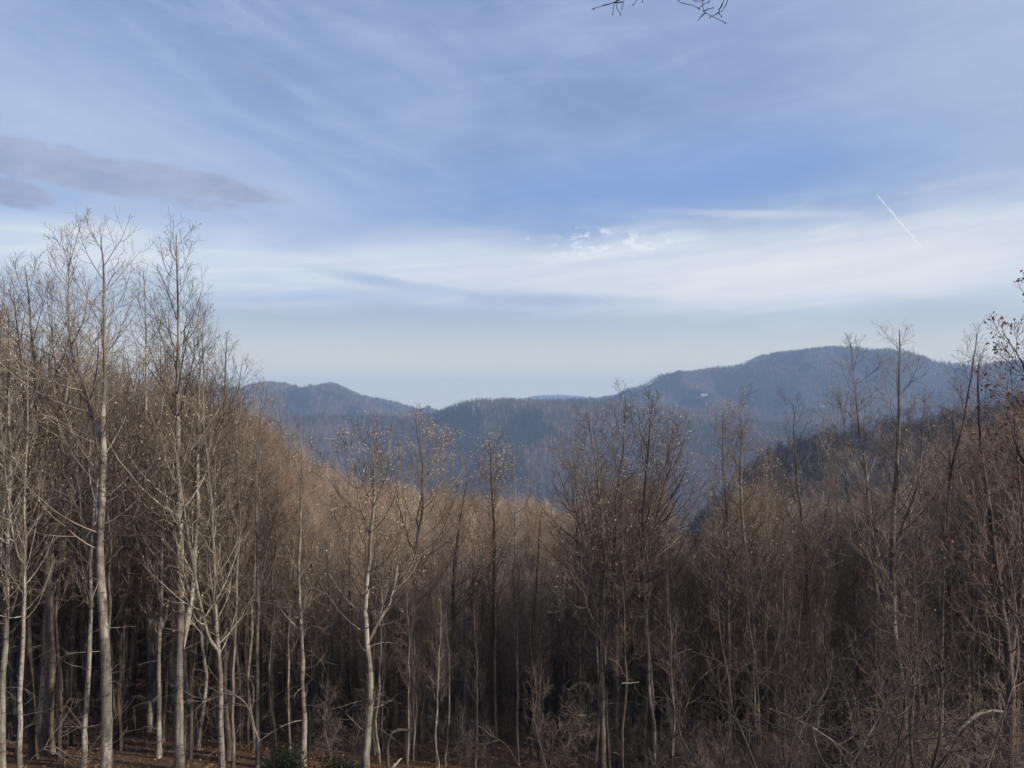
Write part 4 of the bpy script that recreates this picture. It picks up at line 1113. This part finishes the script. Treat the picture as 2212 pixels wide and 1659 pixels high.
# arching pale branches of brush in the lower right tangle
rng = np.random.default_rng(404)
TANG = [((1830, 1668, 20), (1870, 1600, 20), (1905, 1540, 20.5), (1990, 1470, 21)), ((1700, 1668, 21), (1740, 1560, 21), (1790, 1480, 21.4), (1800, 1400, 22)),
        ((1905, 1668, 19), (1960, 1590, 19), (2060, 1560, 19.5), (2130, 1590, 20)), ((1660, 1530, 22), (1730, 1560, 22), (1800, 1600, 22), (1850, 1640, 22)),
        ((1560, 1668, 23), (1590, 1540, 23), (1660, 1450, 23.5), (1690, 1350, 24)), ((2010, 1668, 18.5), (2030, 1560, 18.5), (2010, 1450, 19), (1960, 1370, 19.5)),
        ((2130, 1668, 18), (2170, 1540, 18), (2200, 1420, 18.5), (2190, 1330, 19)), ((1410, 1668, 24), (1470, 1560, 24), (1500, 1480, 24.5), (1560, 1430, 25)),
        ((40, 1668, 22), (110, 1610, 22), (180, 1640, 22.4), (215, 1600, 22.6)), ((560, 1600, 26), (520, 1510, 26), (470, 1500, 26.3), (430, 1530, 26.6)),
        ((1760, 1668, 20), (1720, 1590, 20), (1640, 1560, 20.4), (1560, 1570, 21)), ((1130, 1668, 25), (1080, 1600, 25), (1010, 1590, 25.5), (960, 1620, 26))]
for i, tp in enumerate(TANG):
    nm = ['arching brown branch rising from the bottom toward ' , 'curving grey branch in the brush by '][i % 2]
    px0 = tp[2][0]; j = int(np.argmin(np.abs(HPX - px0)))
    branch_thing('brush_branch', A(*tp), rng.uniform(.022, .04), .010, M['bark_dark'] if i % 3 else M['bark_grey'], (9, 1.5), 50 + i, 6,
                 label=f"{['long', 'low', 'near'][i % 3]} {nm.replace('rising from the bottom toward', 'toward')}{NICK[j]}", category='branch', group='arching branches in the brush')

# dark evergreen shrubs on the forest floor
for i, (fx, Y_, sz, lb) in enumerate([(1340, 27, .62, 'dark evergreen shrub at the bottom just left of the kinked pale tree'),
                                      (1115, 29, .6, 'dark evergreen shrub at the bottom left of the slender lone stem'),
                                      (3400, 22, 1.1, 'black green shrub at the bottom under the twin tipped tree'),
                                      (800, 60, .8, 'small green shrub deep in the pale stand')]):
    rng = np.random.default_rng(600 + i)
    p = at(fx / 1.8228, 1400, Y_); gz = float(hxy(p[0:1], p[1:2])[0])
    e = empty('evergreen_shrub', (p[0], p[1], gz), label=lb, category='shrub', group='dark evergreen shrubs')
    K = 6; n = 14
    P = np.zeros((n, K, 3)); d = norm(np.stack([rng.normal(size=n) * .6, rng.normal(size=n) * .6, np.ones(n)], -1))
    P += d[:, None, :] * np.linspace(0, 1.7 * sz, K)[None, :, None]; P[:, :, 2] -= .1
    Rr = np.linspace(.02, .006, K)[None].repeat(n, 0)
    P1, R1 = grow(P, Rr, 7, .3, .98, lambda t, l: .55 + 0 * t, lambda t: 55 + 0 * t, 4, .2, .3, .01, .005, rng)
    obj('stems', Geo().tubes(P, Rr, 4, 0).tubes(P1, R1, 3, 0).mesh('stems', [M['bark_dark']]), e)
    C = P1[:, 1:].reshape(-1, 3); C = np.repeat(C, 5, 0) + rng.normal(size=(len(C) * 5, 3)) * .05
    obj('foliage', Geo().leaves(C, .13, .05, rng.normal(size=C.shape) + [0, 0, -.2], 0, rng).mesh('foliage', [M['leaf_green']]), e)

# leaf litter and dry grass where the floor shows
rng = np.random.default_rng(900)
n = 42000
px = rng.uniform(-60, 2290, n); Y = 22 + 60 * rng.random(n) ** .8
x = (px - 1106) / 1661 * Y; z = hxy(x, Y)
D = rng.normal(size=(n, 3)); D[:, 2] *= .35
obj('leaf_litter', Geo().leaves(np.stack([x, Y, z + .02], -1), .10 + .06 * rng.random(n), .08, D, 0, rng).mesh('leaf_litter', [M['litter']]), kind='stuff', label='fallen brown leaves on the forest floor')
n = 9000
px = rng.uniform(150, 820, n); Y = rng.uniform(20, 25.5, n)
x = (px - 1106) / 1661 * Y; z = hxy(x, Y)
D = rng.normal(size=(n, 3)) * .35 + [0, 0, 1]
obj('dry_grass', Geo().leaves(np.stack([x, Y, z - .02], -1), .30 + .25 * rng.random(n), .015, D, 0, rng).mesh('dry_grass', [M['grass_dry']]), kind='stuff', label='strip of dry pale grass at the foot of the woods')

# houses far off
def house(px, r, w, d, h, wall, roof, label, group='far off houses', crest=None):
    a = math.atan((px - 1106) / 1661)
    x, y = r * math.sin(a), r * math.cos(a)
    z = float(hxy(np.array([x]), np.array([y]))[0])
    e = empty('house', (x, y, z + (8.0 if crest is None else crest)), a * -1 + .2, label=label, category='house', group=group)
    mw = mat('house_wall', twig, a=wall, b=tuple(v * 1.08 for v in wall), var=.05)
    mr = mat('house_roof', twig, a=roof, b=tuple(v * 1.15 for v in roof), var=.05)
    md = mat('house_window', twig, a=(.03, .035, .045), b=(.05, .06, .07), var=.05)
    base = Geo().box((-w / 2 - 1.5, -d / 2 - 1.5, -14), (w / 2 + 1.5, d / 2 + 1.5, 0)); obj('terrace', base.mesh('terrace', [M['hill']], False), e)
    obj('wall', Geo().box((-w / 2, -d / 2, 0), (w / 2, d / 2, h)).mesh('wall', [mw], False), e)
    g = Geo(); rh = d * .32; o_ = .5
    v = np.array([[-w/2-o_, -d/2-o_, h], [w/2+o_, -d/2-o_, h], [w/2+o_, 0, h+rh], [-w/2-o_, 0, h+rh], [w/2+o_, d/2+o_, h], [-w/2-o_, d/2+o_, h], [w/2+o_, 0, h-.1], [-w/2-o_, 0, h-.1]])
    f = np.array([[0, 1, 2, 3], [3, 2, 4, 5], [0, 3, 7, 0], [5, 7, 3, 5]])
    g.V.append(v); g.F.append(f[:2]); g.M.append(np.zeros(2)); g.n += 8
    g.box((-w/2+.02, -.8, h), (w/2-.02, .8, h + rh * .8), 0)
    rf = obj('roof', g.mesh('roof', [mr], False), e)
    obj('chimney', Geo().box((w * .2, .6, h + rh * .4), (w * .2 + 1, 1.6, h + rh + 1.2)).mesh('chimney', [mw], False), rf)
    for k in range(3):
        xx_ = -w / 2 + w * (k + .6) / 3.4
        obj('window', Geo().box((xx_, -d / 2 - .06, 1.2), (xx_ + 1.5, -d / 2 + .02, 2.8)).mesh('window', [md], False), e)
house(1521, 2980, 22, 12, 7, (.72, .62, .52), (.20, .15, .13), 'pale house in the clearing under the shoulder of the long mountain')
house(1508, 2990, 10, 8, 4, (.50, .45, .40), (.16, .14, .13), 'small outbuilding beside the pale house under the long mountain shoulder')
house(1776, 2950, 14, 10, 6, (.78, .76, .72), (.25, .24, .24), 'small white house low on the spur of the long mountain')
house(2020, 2900, 15, 9, 5, (.75, .75, .74), (.3, .3, .3), 'white speck of a house beyond the twin tipped tree')
house(737, 3150, 12, 9, 4, (.5, .46, .40), (.2, .18, .16), 'pale house high on the peaked hill left of the gap')
house(775, 2900, 14, 9, 4, (.42, .38, .34), (.2, .18, .16), 'larger pale house lower on the peaked hill flank')
house(788, 2880, 9, 8, 4, (.40, .37, .33), (.2, .18, .16), 'smaller pale house right of the larger one on the hill flank')
house(1486, 3450, 18, 10, 7, (.22, .22, .24), (.12, .12, .13), 'dark house on the crest at the low end of the long mountain', crest=13)
house(1650, 3420, 26, 12, 8, (.20, .20, .22), (.12, .12, .13), 'long dark house on the crest where the long mountain steps up', crest=14)
house(1822, 3400, 18, 12, 8, (.22, .22, .24), (.12, .12, .13), 'dark gabled house on the summit of the long mountain', crest=14)

# vapour trails: long thin tubes of ice cloud high over the land, beyond the haze box
def trail(name, a, b, Ya, Yb, ra, rb, dens, label):
    p, q = at(a[0], a[1], Ya), at(b[0], b[1], Yb)
    K = 40; s = np.linspace(0, 1, K)[:, None]
    P = p + (q - p) * s
    Rr = np.linspace(ra, rb, K) * (1 + .12 * np.random.default_rng(3).normal(size=K))
    Rr[0] *= .3; Rr[-1] *= .6
    def vb(t):
        e_ = t.n('ShaderNodeBsdfDiffuse', {'Color': (.78, .86, .98, 1)})
        tr = t.n('ShaderNodeBsdfTranslucent', {'Color': (.78, .86, .98, 1)})
        m1 = t.n('ShaderNodeMixShader', {0: .5, 1: e_.outputs[0], 2: tr.outputs[0]})
        tp = t.n('ShaderNodeBsdfTransparent')
        lw = t.n('ShaderNodeLayerWeight', {'Blend': .35}).outputs['Facing']
        n_ = t.noise(t.n('ShaderNodeTexCoord').outputs['Object'], .004, 5, .6)
        al = t.m('MULTIPLY', t.m('SUBTRACT', 1.0, t.m('POWER', lw, 1.2)), t.m('MULTIPLY', t.ss(n_, .2, .6), dens))
        mx = t.n('ShaderNodeMixShader', {0: al, 1: tp.outputs[0], 2: m1.outputs[0]})
        o = t.n('ShaderNodeOutputMaterial'); t.t.links.new(mx.outputs[0], o.inputs['Surface'])
    m = mat('ice_cloud', vb)
    obj(name, Geo().tubes((P - p)[None], Rr[None], 10, 0).mesh(name, [m]), loc=p, label=label, category='contrail')
trail('vapour_trail', (1892, 418), (2001, 548), 16000, 21000, 13, 33, .9, 'short straight white vapour trail slanting down in the blue over the long mountain')

# tree beside the viewer whose twigs hang into the top of the picture
def overhang():
    rng = np.random.default_rng(31)
    root = np.array([8.5, 4.0, float(hxy(np.array([8.5]), np.array([4.0]))[0]) - .2])
    e = empty('overhanging_tree', root, label='dark tree beside the viewer, only its budded twig ends hanging into the top', category='tree')
    P = resample(np.array([[8.5, 4, root[2]], [8.4, 4.1, 0], [8.3, 4.2, 4], [8.5, 4, 9]]) - root, 16)
    Rr = np.linspace(.2, .05, 16)
    obj('trunk', Geo().tubes(P[None], Rr[None], 12, 0, .06).mesh('trunk', [M['bark_dark']]), e)
    limbs = [[P[10] + root, (5.5, 5.6, 6.2), (3.0, 6.6, 5.6), (1.6, 7.0, 4.6)], [P[9] + root, (5.6, 6.2, 5.4), (3.6, 7.0, 5.2), (2.0, 7.2, 4.9)]]
    g = Geo()
    for L in limbs:
        Q = resample(np.array([np.array(v, float) for v in L]) - root, 20); Rq = np.linspace(.07, .012, 20)
        obj('limb', Geo().tubes(Q[None], Rq[None], 7, 0, .05).mesh('limb', [M['bark_dark']]), e)
    def tw(*pp, r=.006):
        Q = resample(np.array([at(x_, y_, Y_) for x_, y_, Y_ in pp]) - root, 10)
        Q[1:] += np.cumsum(rng.normal(size=(9, 3)) * .004, 0)
        g.tubes(Q[None], np.linspace(r, r * .45, 10)[None], 5, 0)
        b = Q[-1]; g.tubes(np.array([[b, b + (Q[-1] - Q[-3]) * .10 + [0, 0, -.004], b + [0, 0, -.012]]]), [[.004, .006, .002]], 5, 0)
        for k in (3, 5, 7):
            g.tubes(np.array([[Q[k], Q[k] + rng.normal(size=3) * .008]]), [[.005, .002]], 4, 0)
    # p-scale picture points at about 7 m
    j = 7.0
    base1 = (1420, -120, j)
    tw((1560, -150, j), (1470, -100, j), (1400, -60, j), (1385, -10, j), (1372, 10, j), r=.009) if False else None
    for pp in [((1470, -140, j), (1400, -50, j), (1345, 0, j), (1289, 16, j)), ((1400, -60, j), (1362, -20, j), (1328, 10, j), (1325, 30, j)),
               ((1405, -60, j), (1340, -5, j), (1331, 12, j), (1340, 29, j)), ((1345, 4, j), (1325, 8, j), (1306, 12, j)), ((1410, -80, j), (1350, -20, j), (1345, 0, j), (1340, 12, j)),
               ((1440, -90, j), (1400, -30, j), (1372, 8, j)), ((1400, -40, j), (1390, -12, j), (1388, 4, j)),
               ((1560, -130, j), (1530, -40, j), (1512, 5, j), (1508, 14, j), (1520, 24, j), (1558, 43, j)), ((1524, 28, j), (1518, 34, j), (1512, 43, j)),
               ((1540, -60, j), (1490, -14, j), (1462, 2, j), (1490, 8, j), (1507, 12, j)), ((1520, 24, j), (1530, 20, j), (1534, 18, j)),
               ((1560, -70, j), (1545, -20, j), (1530, 4, j), (1512, 14, j)), ((1500, -50, j), (1490, -20, j), (1500, 4, j), (1515, -4, j)),
               ((1620, -110, j), (1585, -30, j), (1560, 8, j), (1548, 30, j), (1535, 30, j)), ((1560, 8, j), (1551, 28, j), (1556, 38, j)),
               ((1600, -90, j), (1585, -30, j), (1572, 0, j), (1562, 18, j), (1544, 26, j))]:
        tw(*pp)
    # carriers from the twigs up to the limb
    for a_, b_ in [((2.9, 6.6, 5.55), (1440, -110, j)), ((2.0, 6.9, 4.95), (1560, -130, j)), ((2.6, 6.8, 5.4), (1620, -110, j)), ((2.2, 6.9, 5.1), (1500, -60, j)), ((2.0, 7.2, 4.9), (1470, -140, j))]:
        q = at(*b_); Q = resample(np.array([a_, (np.array(a_) + q) / 2 + [0, 0, .12], q]) - root, 8)
        g.tubes(Q[None], np.linspace(.012, .006, 8)[None], 5, 0)
    obj('twigs', g.mesh('twigs', [M['bark_dark']]), e)
overhang()
print('objects', len(bpy.data.objects), 'tris', sum(len(m.polygons) for m in bpy.data.meshes) * 2)

# give every tree or sapling that still shares its label one of its own, by its order across the woods
from collections import defaultdict
same = defaultdict(list)
for o in COL.objects:
    if o.parent is None and 'label' in o and o.get('category') in ('tree', 'sapling', 'branch'):
        same[o['label']].append(o)
ORD = ['first', 'second', 'third', 'fourth', 'fifth', 'sixth', 'seventh', 'eighth', 'ninth', 'tenth', 'eleventh', 'twelfth']
for lb, os_ in same.items():
    if len(os_) < 2: continue
    os_.sort(key=lambda o: o.location.x / o.location.y)
    for i, o in enumerate(os_):
        pre = ('leftmost' if i == 0 else 'rightmost' if i == len(os_) - 1 else ORD[min(i, 11)] + ' from left,')
        o['label'] = f"{pre} {lb}"
